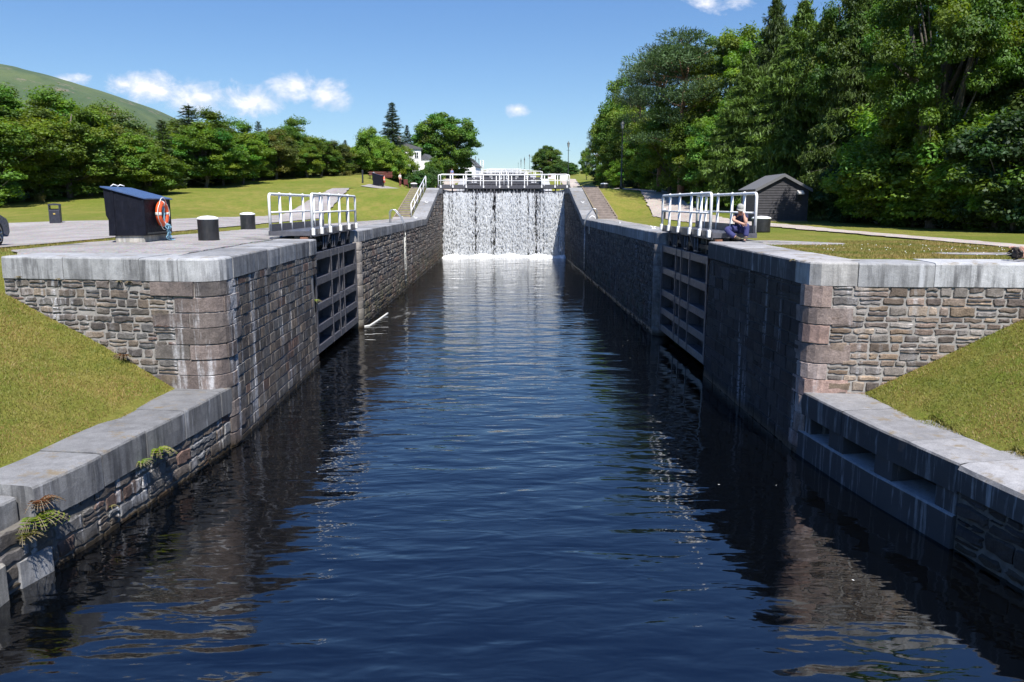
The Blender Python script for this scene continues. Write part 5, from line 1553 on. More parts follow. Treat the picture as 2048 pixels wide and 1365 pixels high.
# ------------------------------------------------------------------ cars
def car(label, loc, rz, paint_):
    c = thing('parked_car', label, 'car', loc, rz)
    W2 = .87
    def arch(x, r=.36, z=.30): return [(x + r * math.cos(a), z + r * math.sin(a)) for a in [math.pi - math.pi * k / 10 for k in range(11)]]
    low = [(-2.05, .28)] + [(-1.98, .22)] + [p for p in arch(-1.28)] + [p for p in arch(1.25)] + [(1.95, .22), (2.08, .34), (2.06, .60), (1.92, .74), (1.2, .93), (.9, .98), (-1.9, .98), (-2.06, .85), (-2.10, .5)]
    low = [(x, max(z, .22)) for x, z in low]
    mb = MB()
    n = len(low)
    ys_ = [-W2, -W2 + .05, W2 - .05, W2]; ins = [.05, 0, 0, .05]
    cx_, cz_ = 0, .6
    vs = []
    for y, i_ in zip(ys_, ins):
        for x, z in low: vs.append((x * (1 - i_ * .35), y, cz_ + (z - cz_) * (1 - i_)))
    fs = [(j * n + k, j * n + (k + 1) % n, (j + 1) * n + (k + 1) % n, (j + 1) * n + k) for j in range(3) for k in range(n)]
    fs += [tuple(range(n)), tuple(3 * n + k for k in range(n - 1, -1, -1))]
    mb.add(vs, fs, None, False)
    roof = [(-1.85, .97), (-1.45, 1.42), (-.9, 1.47), (.1, 1.45), (.55, 1.30), (1.05, .96)]
    m = len(roof)
    vs = [(x, -W2 + .06 + (z - .97) * .34, z) for x, z in roof] + [(x, W2 - .06 - (z - .97) * .34, z) for x, z in roof]
    mb.add(vs, [(k, k + 1, m + k + 1, m + k) for k in range(m - 1)] + [tuple(range(m)), tuple(range(2 * m - 1, m - 1, -1))])
    body = mb.build('body', paint_, c)
    for s_ in (-1, 1):
        def yq(z): return s_ * (W2 - .06 - (z - .97) * .34 + .006)
        for poly in ([(-1.55, 1.02), (-1.35, 1.36), (-.62, 1.40), (-.60, 1.02)], [(-.52, 1.02), (-.54, 1.40), (.08, 1.385), (.48, 1.25), (.82, 1.02)]):
            mb = MB(); vs = [(x, yq(z), z) for x, z in poly]; mb.add(vs, [(0, 1, 2, 3) if len(poly) == 4 else (0, 1, 2, 3, 4)]); mb.build('side_window', M['glass'], c)
    mb = MB(); mb.add([(.585, -.66, 1.295), (.585, .66, 1.295), (1.03, .74, .99), (1.03, -.74, .99)], [(0, 1, 2, 3)]); mb.build('windscreen', M['glass'], c)
    mb.v = [(x + .012, y, z + .01) for x, y, z in mb.v]
    mb = MB(); mb.add([(-1.46, -.62, 1.40), (-1.46, .62, 1.40), (-1.83, .74, 1.02), (-1.83, -.74, 1.02)], [(0, 1, 2, 3)])
    mb.v = [(x - .014, y, z + .01) for x, y, z in mb.v]; mb.build('rear_window', M['glass'], c)
    for x in (-1.28, 1.25):
        for s_ in (-1, 1):
            mb = MB(); mb.lathe([(.20, -.09), (.29, -.10), (.315, -.07), (.315, .07), (.29, .10), (.20, .09)], 28)
            mb.v = [(x + a, s_ * (W2 - .10) + cc, .315 + b) for a, b, cc in mb.v]; wh = mb.build('wheel', M['tyre'], c)
            mb = MB()
            for k in range(5):
                a = k * 2 * math.pi / 5 + .3; mb.tube([(x, s_ * (W2 - .02), .315), (x + .2 * math.cos(a), s_ * (W2 - .01), .315 + .2 * math.sin(a))], [.035, .028], 6)
            mb.tube([(x + .205 * math.cos(a), s_ * (W2 - .01), .315 + .205 * math.sin(a)) for a in [2 * math.pi * k / 24 for k in range(24)]], .022, 6, closed=True)
            mb.build('rim', M['alloy'], wh)
    for s_ in (-1, 1):
        mb = MB(); mb.box((1.98, s_ * .62, .66), (.16, .34, .12), bev=.03); mb.build('headlight', M['silver'], c)
        mb = MB(); mb.box((-2.04, s_ * .66, .80), (.10, .24, .16), bev=.02); mb.build('tail_light', M['red_paint'], c)
        mb = MB(); mb.box((.72, s_ * .95, 1.02), (.12, .18, .11), bev=.03); mb.build('wing_mirror', paint_, c)
    mb = MB(); mb.box((0, 0, .32), (3.7, 1.5, .2)); mb.build('underbody', M['tyre'], c)
    return c
car1 = car('dark blue car at the left frame edge, only its nose and alloy wheel showing', (-14.66, 21.1, ground(-14.4, 21.8) + .05), R(103), M['carpaint'])
car2 = car('pale blue car half hidden under the trees at the far left edge', (atY(-8, 395, 60).x, 60, ground(-38, 60) + .02), R(12), M['carpaint_pale'])
# ------------------------------------------------------------------ vegetation
def basis(N, r):
    a = r.normal(size=N.shape); a -= N * (a * N).sum(1, keepdims=True); a /= np.linalg.norm(a, axis=1, keepdims=True) + 1e-9
    return a, np.cross(N, a)
def leaves_mesh(name, C, N, size, aspect, cols, r, mat, axis=None):
    """one diamond leaf per centre C facing N; axis (optional) fixes the long direction"""
    n = len(C)
    N = N / (np.linalg.norm(N, axis=1, keepdims=True) + 1e-9)
    if axis is None: a, b = basis(N, r)
    else:
        a = axis / (np.linalg.norm(axis, axis=1, keepdims=True) + 1e-9); b = np.cross(N, a); b /= np.linalg.norm(b, axis=1, keepdims=True) + 1e-9
    s = size[:, None]
    V = np.stack([C - a * s, C + b * s * aspect + a * s * .1, C + a * s, C - b * s * aspect + a * s * .1], 1).reshape(-1, 3)
    Fc = np.arange(n * 4).reshape(-1, 4)
    return np_mesh(name, V, Fc, mat, np.repeat(cols, 4, 0))
def limbs(base_pts, mat, name):
    mb = MB()
    for pts, rad in base_pts: mb.tube(pts, rad, 6 if rad[0] < .12 else 10, smooth=True)
    return mb.mesh(name, mat, False)

def broadleaf(seed, H, rx, z0, col, nclump=80, per=330, leaf=.20, trunk=.22, up=1.0, var=.3, forks=0, dead=0.0, cr=(.16, .30), hole=.0):
    """crown = many uneven clumps of leaves; trunk and limbs reach into them"""
    r = np.random.RandomState(seed)
    zc = (H + z0) / 2; rz = (H - z0) / 2
    C = []
    lob = r.normal(size=(7, 3)); lob /= np.linalg.norm(lob, axis=1, keepdims=True)
    lam = r.uniform(-.15, .24, 7)
    while len(C) < nclump:
        d = r.normal(size=3); d /= np.linalg.norm(d)
        k = 1 + sum(l * max(0, d @ v) ** 3 for l, v in zip(lam, lob))
        q = r.uniform(.12, 1) ** .42 * k
        p = d * q
        taper = 1.0 if p[2] < .35 else (1 - .30 * (p[2] - .35))
        C.append((p[0] * rx * taper, p[1] * rx * taper, zc + p[2] * rz * .96))
    C = np.array(C)
    CR = r.uniform(cr[0], cr[1], nclump) * rx * 1.05
    n = nclump * per
    ci = np.repeat(np.arange(nclump), per)
    d = r.normal(size=(n, 3)); d /= np.linalg.norm(d, axis=1, keepdims=True)
    d[:, 2] = np.where(d[:, 2] < -.2, d[:, 2] * .5, d[:, 2])
    rad = r.uniform(.25, 1.0, n) ** .6
    wob_ = 1 + .35 * np.sin(d[:, 0] * 5 + ci) * np.cos(d[:, 1] * 4 - ci * 2)
    P = C[ci] + d * (rad * wob_ * CR[ci])[:, None] * np.array([1.05, 1.05, .86])
    P[:, 2] = np.maximum(P[:, 2], .05)
    N = d * .7 + np.array([0, 0, .75 * up]) + r.normal(size=(n, 3)) * .55
    cl = r.uniform(1 - var, 1 + var, nclump); hue = r.normal(0, 1, nclump)
    base = np.array(col)
    cc = base[None] * cl[ci][:, None] * r.uniform(.75, 1.25, n)[:, None]
    cc[:, 0] *= 1 + .16 * hue[ci]; cc[:, 2] *= 1 - .12 * hue[ci]
    cc = np.clip(cc, .004, .5)
    crown = leaves_mesh('crown', P, N, r.uniform(.6, 1.25, n) * leaf, .58, cc, r, M['leaf'])
    L = []
    zt = z0 + (H - z0) * .45
    tp = [(0, 0, -.3), (0, 0, .2), (r.normal() * .08, r.normal() * .08, max(1.0, z0 * .6)), (r.normal() * .2, r.normal() * .2, zt), (r.normal() * .3, r.normal() * .3, z0 + (H - z0) * .85)]
    L.append((tp, [trunk * 1.35, trunk * 1.05, trunk, trunk * .6, .03]))
    for k in r.choice(nclump, min(nclump, 26), replace=False):
        e = C[k]
        zs = min(max(z0 * .7, e[2] * r.uniform(.35, .7)), zt)
        s_ = np.array([0, 0, zs]); m_ = s_ * .45 + e * .55 + np.array([0, 0, -.15 * rx * r.uniform(0, 1)])
        L.append(([tuple(s_), tuple(m_), tuple(e)], [trunk * .32, trunk * .2, .02]))
    for k in range(forks):
        a = 2 * math.pi * k / forks + .5
        L.append(([(0, 0, z0 * .55), (.5 * math.cos(a), .5 * math.sin(a), z0 * .9), (rx * .4 * math.cos(a), rx * .4 * math.sin(a), zt), (rx * .6 * math.cos(a), rx * .6 * math.sin(a), H * .85)], [trunk * .8, trunk * .7, trunk * .5, .04]))
    return crown, limbs(L, M['bark'], 'trunk')

def conifer(seed, H, Rr, z0, col, style='spruce', whorl=.42, per=26, leaf=.24, trunk=.2, bark='bark'):
    r = np.random.RandomState(seed)
    P = []; N = []; A = []; S = []; K = []
    L = [([(0, 0, -.3), (0, 0, .3), (r.normal() * .06, r.normal() * .06, H * .5), (0, 0, H)], [trunk * 1.3, trunk, trunk * .6, .02])]
    z = z0
    while z < H - .15:
        t = (z - z0) / (H - z0)
        if style == 'spruce': ln0 = Rr * (1 - t) ** .85 + .12
        elif style == 'larch': ln0 = Rr * (1 - t ** 1.6) * .95 + .2
        else: ln0 = Rr * (.35 + 1.1 * math.sin(min(1, t + .15) * math.pi) * .75)
        nb = r.randint(4, 7) if style != 'pine' else r.randint(2, 5)
        a0 = r.uniform(0, 6.28)
        for k in range(nb):
            a = a0 + 2 * math.pi * k / nb + r.normal() * .25
            ln = ln0 * r.uniform(.6, 1.2)
            dr = {'spruce': -.12 + .35 * t, 'larch': -.18, 'pine': .25}[style] + r.normal() * .08
            d = np.array([math.cos(a), math.sin(a), dr])
            pts = []
            for j in range(5):
                q = j / 4
                sag = {'spruce': -.10 * q * q + .10 * q ** 4, 'larch': -.22 * q * q + .16 * q ** 4, 'pine': .12 * q * q}[style] * ln
                pts.append(np.array([0, 0, z]) + d * ln * q + np.array([0, 0, sag]))
            L.append(([tuple(p) for p in pts], [trunk * .22 * (1 - t) + .02, trunk * .16 * (1 - t) + .015, .014, .01, .006]))
            m = max(4, int(per * ln / 1.5))
            qs = r.uniform(.18, 1.02, m) if style != 'pine' else r.uniform(.45, 1.05, m)
            shade = r.uniform(.75, 1.25)
            for q in qs:
                i = min(3, int(q * 4)); f = q * 4 - i
                p = pts[i] * (1 - f) + pts[min(4, i + 1)] * f
                spread = ln * .30 * (1 - .5 * q)
                side = np.array([-math.sin(a), math.cos(a), 0])
                off = r.normal() * spread
                p = p + side * off + np.array([0, 0, r.normal() * .05 - abs(off) * .15])
                if style == 'larch':
                    p = p + np.array([0, 0, -r.uniform(0, .38)]); ax = np.array([r.normal() * .35, r.normal() * .35, -1]) if r.uniform() < .65 else d + side * r.normal() * .5
                elif style == 'pine':
                    p = p + r.normal(size=3) * np.array([.18, .18, .12]) * ln * .35; ax = r.normal(size=3) + np.array([0, 0, .6])
                else:
                    ax = d + side * np.sign(off) * .7 + np.array([0, 0, r.uniform(-.45, .1)])
                P.append(p); A.append(ax); N.append(np.array([0, 0, 1]) + r.normal(size=3) * .55); S.append(r.uniform(.65, 1.25)); K.append(shade * r.uniform(.75, 1.25))
        z += whorl * r.uniform(.7, 1.3) * (1 if style != 'pine' else 1.3)
    P = np.array(P); A = np.array(A); N = np.array(N); S = np.array(S); K = np.array(K)
    cc = np.clip(np.array(col)[None] * K[:, None], .004, .5)
    # three or so needles sprays per point make the tufts dense
    rep = 3
    P = np.repeat(P, rep, 0) + r.normal(size=(len(P) * rep, 3)) * leaf * .35; A = np.repeat(A, rep, 0) + r.normal(size=(len(A) * rep, 3)) * .35; N = np.repeat(N, rep, 0) + r.normal(size=(len(N) * rep, 3)) * .3
    S = np.repeat(S, rep); cc = np.repeat(cc, rep, 0)
    crown = leaves_mesh('crown', P, N, S * leaf, .20 if style != 'pine' else .26, cc, r, M['needle'], A)
    return crown, limbs(L, M[bark], 'trunk')

def scots(seed, H, Rr, z0, col, leaf=.17):
    """flat-topped pine: dark needle clumps on crooked ruddy limbs"""
    r = np.random.RandomState(seed)
    n = 34; C = []
    for k in range(n):
        t = r.uniform(0, 1) ** .8; z = z0 + (H - z0) * t
        rad = Rr * (.45 + .75 * math.sin(min(1, t * .85 + .12) * math.pi)) * r.uniform(.25, 1)
        a = r.uniform(0, 6.28); C.append((rad * math.cos(a), rad * math.sin(a), z))
    C = np.array(C); per = 520; ci = np.repeat(np.arange(n), per); m = n * per
    d = r.normal(size=(m, 3)); d /= np.linalg.norm(d, axis=1, keepdims=True)
    CR = r.uniform(.30, .55, n) * Rr
    P = C[ci] + d * (r.uniform(.1, 1, m) ** .5 * CR[ci])[:, None] * np.array([1.15, 1.15, .38])
    A = d + np.array([0, 0, .5]) + r.normal(size=(m, 3)) * .6; N = np.array([0, 0, .8]) + r.normal(size=(m, 3)) * .6
    cc = np.clip(np.array(col)[None] * (r.uniform(.75, 1.25, n)[ci] * r.uniform(.7, 1.3, m))[:, None], .004, .5)
    crown = leaves_mesh('crown', P, N, r.uniform(.6, 1.2, m) * leaf, .22, cc, r, M['needle'], A)
    L = []; tp = [(0, 0, -.3), (.05, 0, H * .25), (r.normal() * .25, r.normal() * .2, H * .55), (r.normal() * .3, r.normal() * .3, H * .93)]
    L.append((tp, [.30, .24, .18, .05]))
    for e in C[::1]:
        s_ = np.array([0, 0, max(z0 * .8, e[2] - .5 - r.uniform(0, 1))]); mid = (s_ + e) / 2 + np.array([0, 0, -.2])
        L.append(([tuple(s_), tuple(mid), tuple(e)], [.07, .05, .015]))
    return crown, limbs(L, M['bark_pine'], 'trunk')

G1 = (.115, .205, .018); G2 = (.098, .182, .020); G3 = (.13, .22, .02); G4 = (.05, .115, .020); GB = (.105, .145, .028)
PN = (.055, .095, .034); LR = (.066, .122, .016); SP = (.042, .070, .034)
SP_ = {}
def species(name, maker): SP_[name] = maker
SP_['oak'] = (broadleaf(1, 10, 3.6, .6, G2, 130, 380, .12), 10, 'tree')
SP_['alder'] = (broadleaf(2, 9, 3.1, .2, G1, 120, 380, .115, .16), 9, 'tree')
SP_['birch'] = (broadleaf(3, 9, 2.7, .4, G3, 115, 360, .105, .13), 9, 'tree')
SP_['hazel'] = (broadleaf(4, 5, 2.6, .0, G1, 90, 360, .10, .10), 5, 'shrub')
SP_['shade_shrub'] = (broadleaf(16, 5, 2.5, .0, (.030, .070, .016), 90, 360, .095, .10), 5, 'shrub')  # leaf colour darkened to stand for shade low in the wood
SP_['bush'] = (broadleaf(5, 3, 1.9, .0, G4, 70, 330, .085, .08), 3, 'shrub')
SP_['brown'] = (broadleaf(6, 8, 3.1, .3, GB, 115, 360, .105, .16), 8, 'tree')
SP_['lime'] = (broadleaf(7, 12, 4.8, .9, G2, 190, 380, .16, .35, cr=(.13, .24)), 12, 'tree')
SP_['syc'] = (broadleaf(8, 16, 5.6, 3.6, (.088, .165, .016), 190, 560, .115, .42, forks=3, cr=(.10, .20)), 16, 'tree')
SP_['ash'] = (broadleaf(9, 15, 4.2, 2.6, G3, 150, 480, .115, .30, forks=2, cr=(.12, .22)), 15, 'tree')
SP_['pine'] = (scots(11, 14, 3.6, 5.0, PN), 14, 'pine tree')
SP_['pine2'] = (scots(12, 9, 2.6, 1.2, PN, .15), 9, 'pine tree')
SP_['larch'] = (conifer(13, 16, 4.2, 2.0, LR, 'larch', .34, 60, .20, .26), 16, 'larch tree')
SP_['spruce'] = (conifer(14, 12, 2.6, .6, SP, 'spruce', .33, 36, .18, .2), 12, 'spruce tree')
SP_['pinespike'] = (conifer(15, 9, 1.9, .5, PN, 'spruce', .34, 34, .17, .14), 9, 'pine tree')
def tree(kind, px, Y, top_py, label, name=None, group=None, sx=1.0, X=None, dz=-.05):
    (cm_, tm_), H, cat = SP_[kind]
    p = atY(px, top_py, Y)
    x = p.x if X is None else X
    g0 = ground(x, Y) + dz
    s = max(.25, (p.z - g0) / H)
    t = thing(name or ('pine_tree' if 'pine' in cat else 'larch_tree' if 'larch' in cat else 'spruce_tree' if 'spruce' in cat else 'shrub' if cat == 'shrub' else 'broadleaf_tree'), label, cat, (x, Y, g0), rng.uniform(0, 6.28), group)
    w_ = s ** .75 * sx if s > 1 else s * sx
    w_ *= 1.18 if group == GL else 1.0
    t.scale = (w_, w_, s)
    link(bpy.data.objects.new('crown', cm_), t); link(bpy.data.objects.new('trunk', tm_), t)
    return t
GL = 'trees along the edge of the left lawn'; GR = 'trees of the wood on the right'; GU = 'shrubs under the wood on the right'
left = [('oak', -40, 57, 190, 1.15), ('oak', 22, 60, 196, 1.1), ('alder', 64, 61, 210, 1.05), ('oak', 122, 63, 200, 1.2), ('brown', 168, 65, 232, 1.1), ('oak', 196, 72, 222, 1.0), ('brown', 233, 70, 226, 1.0),
        ('birch', 262, 66, 262, 1.2), ('hazel', 292, 66, 300, 1.25), ('pinespike', 322, 74, 236, 1.2), ('pinespike', 376, 80, 207, 1.7), ('alder', 352, 78, 262, 1.0), ('alder', 404, 76, 238, 1.2), ('birch', 440, 80, 262, 1.25),
        ('pinespike', 424, 92, 232, 1.4), ('pinespike', 516, 94, 240, .9), ('alder', 480, 82, 262, 1.2), ('oak', 500, 88, 256, 1.1), ('brown', 548, 90, 262, 1.1), ('oak', 580, 94, 246, 1.2), ('alder', 612, 92, 282, 1.2), ('birch', 640, 96, 276, 1.3),
        ('brown', 668, 100, 284, 1.3), ('spruce', 690, 112, 280, 1.2), ('hazel', 655, 98, 312, 1.3), ('brown', 706, 112, 318, 1.1)]
side_words = ['leftmost, cut by the frame edge', 'second from the left edge', 'third from the left edge, slimmer', 'tall rounded, above the bin', 'brownish, behind and left of the hut', 'behind the brownish one', 'bronze-tinged top against the hill',
              'bright green, right behind the hut roof', 'low light-green, above the life ring', 'dark narrow, right of the hut', 'dark spiky, tallest in front of the cloud', 'half hidden between two pines', 'full green, left of the open gate rails', 'yellow-green, above the left rail',
              'spiky top peeping over its neighbours', 'small blue-green spike against the sky', 'rounded, above the middle of the gate rails', 'above the right end of the gate rails', 'dull brown-green, right of the small spike', 'dark domed, highest right of the spike', 'full, low on the lawn edge',
              'fine-leaved, sloping down to the right', 'dull olive, near the right end of the row', 'dark pointed, last of the row', 'low, in front of the olive one', 'olive bush beside the picnic lawn']
for (k, px, Y, top, sx), wd in zip(left, side_words):
    kind = {'oak': 'dark green broadleaf tree', 'alder': 'mid-green bushy tree', 'birch': 'light green tree', 'brown': 'olive-brown tree', 'hazel': 'leafy shrub', 'pinespike': 'grey-green pine', 'pine2': 'dark pine', 'spruce': 'dark spruce'}[k]
    tree(k, px, Y, top, f'{kind} of the left row, {wd}', None, GL, sx)
for (px, Y, top), wd in zip([(-10, 66, 200), (85, 70, 208), (150, 72, 212), (215, 78, 232), (285, 82, 268), (345, 86, 250), (395, 88, 230), (455, 90, 250), (530, 98, 262), (565, 102, 258), (625, 104, 276), (665, 108, 284), (704, 120, 292)],
        ['first at the left frame edge', 'above the gap right of the first trees', 'over the bin', 'by the bronze-tinged top', 'under the hill skyline', 'between the two pines', 'behind the spiky pine', 'left of the blue-green spike', 'right of the blue-green spike', 'at the domed tree', 'on the falling skyline', 'near the pointed spruce', 'last, towards the white house']):
    tree('oak' if rng.random() < .5 else 'alder', px, Y, top, f'green second-rank tree on the left, {wd}', None, GL, 1.35)
# dark underwood closing the foot of the left row
und = [(-30, 61, 330), (18, 63, 325), (50, 66, 322), (95, 68, 318), (145, 69, 315), (190, 71, 315), (235, 73, 318), (280, 74, 322), (335, 79, 320), (375, 83, 315), (420, 81, 320), (465, 86, 318), (515, 90, 315), (560, 93, 315), (605, 96, 315), (645, 101, 318), (685, 108, 320), (725, 116, 322)]
place_words = ['at the left frame edge', 'behind the pale car', 'left of the bin', 'above the bin', 'right of the bin', 'left of the hut', 'just behind the hut', 'above the hut roof', 'right of the life ring', 'below the spiky pine', 'left of the gate rails', 'above the near end of the rails', 'above the middle of the rails', 'above the far end of the rails', 'right of the rails', 'by the end of the road', 'near the end of the row', 'beside the picnic lawn']
for (px, Y, top), wd in zip(und, place_words):
    tree('hazel' if rng.random() < .5 else 'bush', px, Y, top, f'dark shrub filling under the left trees, {wd}', 'shrub', 'shrubs under the left trees', rng.uniform(1.2, 1.5))
# garden trees round the white house, lime and spruce
tree('spruce', 783, 128, 204, 'tall ragged spruce rising above the white house', None, None, 1.35)
tree('spruce', 814, 136, 250, 'shorter spruce right of the tall ragged one', None, None, 1.1)
tree('hazel', 738, 112, 262, 'round garden tree left of the spruce, behind the picnic table', 'broadleaf_tree', None, .9)
tree('oak', 738, 122, 262, 'darker tree behind the round garden tree', None, None, .8)
tree('hazel', 775, 110, 288, 'bright clipped-looking tree in front of the spruce trunk', 'broadleaf_tree', None, .95)
tree('hazel', 803, 113, 296, 'dense low tree touching the white house wall', 'broadleaf_tree', None, .8)
tree('lime', 893, 143, 222, 'large domed lime tree alone against the sky', None, None, 1.18)
tree('alder', 852, 150, 262, 'thin tree between the spruce and the large lime', None, None, .8)
tree('bush', 838, 112, 341, 'clipped dark round hedge bush by the red chairs', 'shrub', None, 1.1)
tree('bush', 856, 116, 332, 'pale leafy bush right of the clipped hedge', 'shrub', None, 1.0)
tree('hazel', 868, 126, 318, 'loose bush under the lime tree, left side', 'shrub', None, .9)
tree('bush', 925, 150, 336, 'light green bush at the foot of the lime tree', 'shrub', None, 1.0)
tree('lime', 1093, 190, 291, 'round far tree right of the canal against the sky', None, None, 1.25)
tree('bush', 1126, 175, 322, 'bushes right of the round far tree', 'shrub', None, 1.6)
tree('bush', 1100, 170, 346, 'low bush in front of the brown-roofed cottage', 'shrub', None, 1.3)
# --- wood on the right
right = [('syc', 1915, 35, -150, .72, 'huge sycamore with forked trunk, nearest of the right wood'), ('syc', 1745, 46, -70, .62, 'tall sycamore with bright leaf sprays above the shed'), ('larch', 1735, 44, -20, .9, 'larch with bare snags on its trunk, right of the shed'),
         ('larch', 1612, 52, -10, 1.15, 'larch with drooping sprays directly above the shed'), ('larch', 1500, 56, 100, 1.1, 'larch left of the shed, arms over the path'), ('larch', 1555, 58, -20, .8, 'feathery larch top reaching the upper frame edge'), ('ash', 1478, 66, 42, 1.0, 'light crown standing clear against the sky left of the larches'),
         ('ash', 1432, 80, 88, .75, 'yellow-green ash right of the tall pine'), ('pine', 1372, 66, 70, 1.15, 'tallest pine with bare ruddy stem in the right wood'), ('pine', 1326, 72, 96, .95, 'pine left of the tallest one, flat layered crown'), ('pine', 1282, 88, 158, .8, 'lower pine above the nearest lamp post'), ('oak', 1252, 98, 172, .85, 'dark broadleaf at the falling edge of the wood'),
         ('oak', 1224, 112, 212, .72, 'rounded tree left end of the high wood'), ('pine2', 1196, 118, 256, .6, 'small pine sticking out at the left end of the wood'), ('alder', 1174, 128, 292, .62, 'low tree at the tip of the wood, behind the far lamp'), ('oak', 1345, 70, 190, .9, 'broadleaf filling below the tall pine'),
         ('alder', 1400, 64, 215, 1.0, 'bushy tree between the pine stems and the path'), ('ash', 1545, 62, 60, .9, 'ash behind the larches'), ('oak', 1445, 60, 215, .95, 'dark leafy tree over the bend of the path'), ('alder', 1290, 82, 230, .95, 'dark tree right of the nearest lamp post'), ('oak', 1248, 92, 245, .85, 'dark tree left of the nearest lamp post'),
         ('syc', 1830, 48, -60, .95, 'sycamore behind the huge forked one'), ('ash', 1990, 44, -80, .95, 'ash near the right frame edge'), ('syc', 2120, 36, -150, .9, 'sycamore cut by the right frame edge'), ('larch', 1660, 58, 10, .9, 'larch behind the bright sycamore'), ('oak', 1780, 56, 60, 1.0, 'dark oak deep in the wood behind the snagged larch')]
for k, px, Y, top, sx, lab in right:
    tree(k, px, Y, top, lab, None, GR, sx)
wr = [(1204, 104, 332), (1222, 96, 322), (1250, 90, 320), (1280, 84, 312), (1312, 80, 305), (1345, 77, 312), (1378, 73, 305), (1410, 70, 300), (1440, 67, 295), (1470, 62, 292), (1440, 62, 345), (1500, 58, 290), (1535, 57, 300), (1570, 57, 290), (1605, 58, 305), (1645, 57, 300), (1690, 54, 300), (1722, 45, 285), (1742, 41, 300), (1768, 39, 280), (1800, 37, 270), (1840, 36, 282), (1880, 36, 240), (1920, 35, 270), (1965, 34, 230), (2010, 32, 255), (2050, 31, 220), (1660, 57, 262), (1850, 42, 180), (1960, 40, 150), (2040, 36, 140), (1760, 45, 200)]
wrds = ['left tip of the wood', 'beside the far lamp', 'left of the nearest lamp', 'behind the nearest lamp', 'right of the nearest lamp', 'above the lawn corner', 'at the top of the sloping path', 'over the shaded path edge', 'left of the shed by the path bend', 'second left of the shed', 'low by the bend of the path', 'behind the left rail of the gate', 'behind the seated man', 'touching the left side of the shed', 'directly behind the shed', 'behind the right half of the shed', 'at the right corner of the shed', 'first right of the shed', 'second right of the shed, lower', 'below the snagged larch', 'left of the forked trunk', 'low, left of the forked trunk', 'at the foot of the forked trunk', 'right of the forked trunk', 'taller, right of the forked trunk', 'near the right edge, low', 'on the right frame edge', 'tall thicket above the shed', 'tall thicket behind the forked trunk', 'tall thicket right of the forked trunk', 'tall thicket on the right frame edge', 'tall thicket behind the snagged larch']
for (px, Y, top), wd in zip(wr, wrds):
    tree('shade_shrub' if rng.random() < .75 else 'hazel', px, Y, top, f'dark woodland shrub, {wd}', 'shrub', GU, rng.uniform(1.0, 1.35))
# the wood carries on to the right of the picture and throws its shade in
for (x, Y, h) in ((25, 20, -150), (24.5, 27, -120), (31, 33, -130), (33, 43, -90), (38, 52, -40)):
    tree('syc', 1900, Y, h, 'sycamore of the same wood just outside the right frame edge', None, GR, 1.0, X=x)

# ------------------------------------------------------------------ hill
def hz_(px, py, Y=2600): p = atY(px, py, Y); return (p.x, p.z)
sil = [hz_(-500, 60), hz_(-200, 100), hz_(0, 130), hz_(40, 138), hz_(100, 153), hz_(170, 173), hz_(220, 190), hz_(262, 205), hz_(300, 224), hz_(330, 242), hz_(365, 275), hz_(410, 318), hz_(470, 355), hz_(560, 385)]
sil = [(-5200, 700), (-3600, 640)] + sil + [(-500, 20)]
from mathutils import noise as mn
def hillz(x, y):
    h = lerp_pts(sil, x)
    t = (y - 1300) / 1300
    f = sstep(0, 1, t) if t < 1 else 1 - .5 * sstep(0, 1, (y - 2600) / 1500)
    nz = mn.fractal(Vector((x / 260, y / 420, 3)), 1.0, 2.1, 5) * 26 + mn.fractal(Vector((x / 60, y / 90, 9)), 1.0, 2.1, 3) * 7
    return h * f + nz * f * (1 - .75 * sstep(.75, 1.0, t) if t < 1 else .25) + 2
hm, hn, hb = new_mat('hill_grass')
pos = hn.node('ShaderNodeNewGeometry').outputs['Position']
c = hn.mix(hn.ramp(hn.noise(hn.mapping(pos, (1, 1, 2)), .006, 8, .65), [(.35, 0.0), (.65, 1.0)]), (.040, .075, .026), (.085, .115, .038))
c = hn.mix(hn.ramp(hn.noise(pos, .02, 8, .7), [(.52, 0.0), (.68, .7)]), c, (.045, .070, .026))
c = hn.mix(hn.ramp(hn.noise(hn.mapping(pos, (1, 1, 1.5), (40, 0, 9)), .009, 9, .75), [(.57, 0.0), (.64, .8)]), c, (.20, .155, .12))
setc(hn, hb, Base__Color=c, Roughness=1.0, Normal=hn.bump(hn.noise(pos, .05, 7, .7), .8, 6.0))
hm_ = grid_mesh(np.concatenate([np.arange(-5200, -2200, 60), np.arange(-2200, -500, 14)]), np.arange(1250, 3300, 34), hillz, 'hills', hm)
struct(link(bpy.data.objects.new('hills', hm_)))
bpy.data.objects['hills'].data.polygons.foreach_set('use_smooth', [True] * len(hm_.polygons))

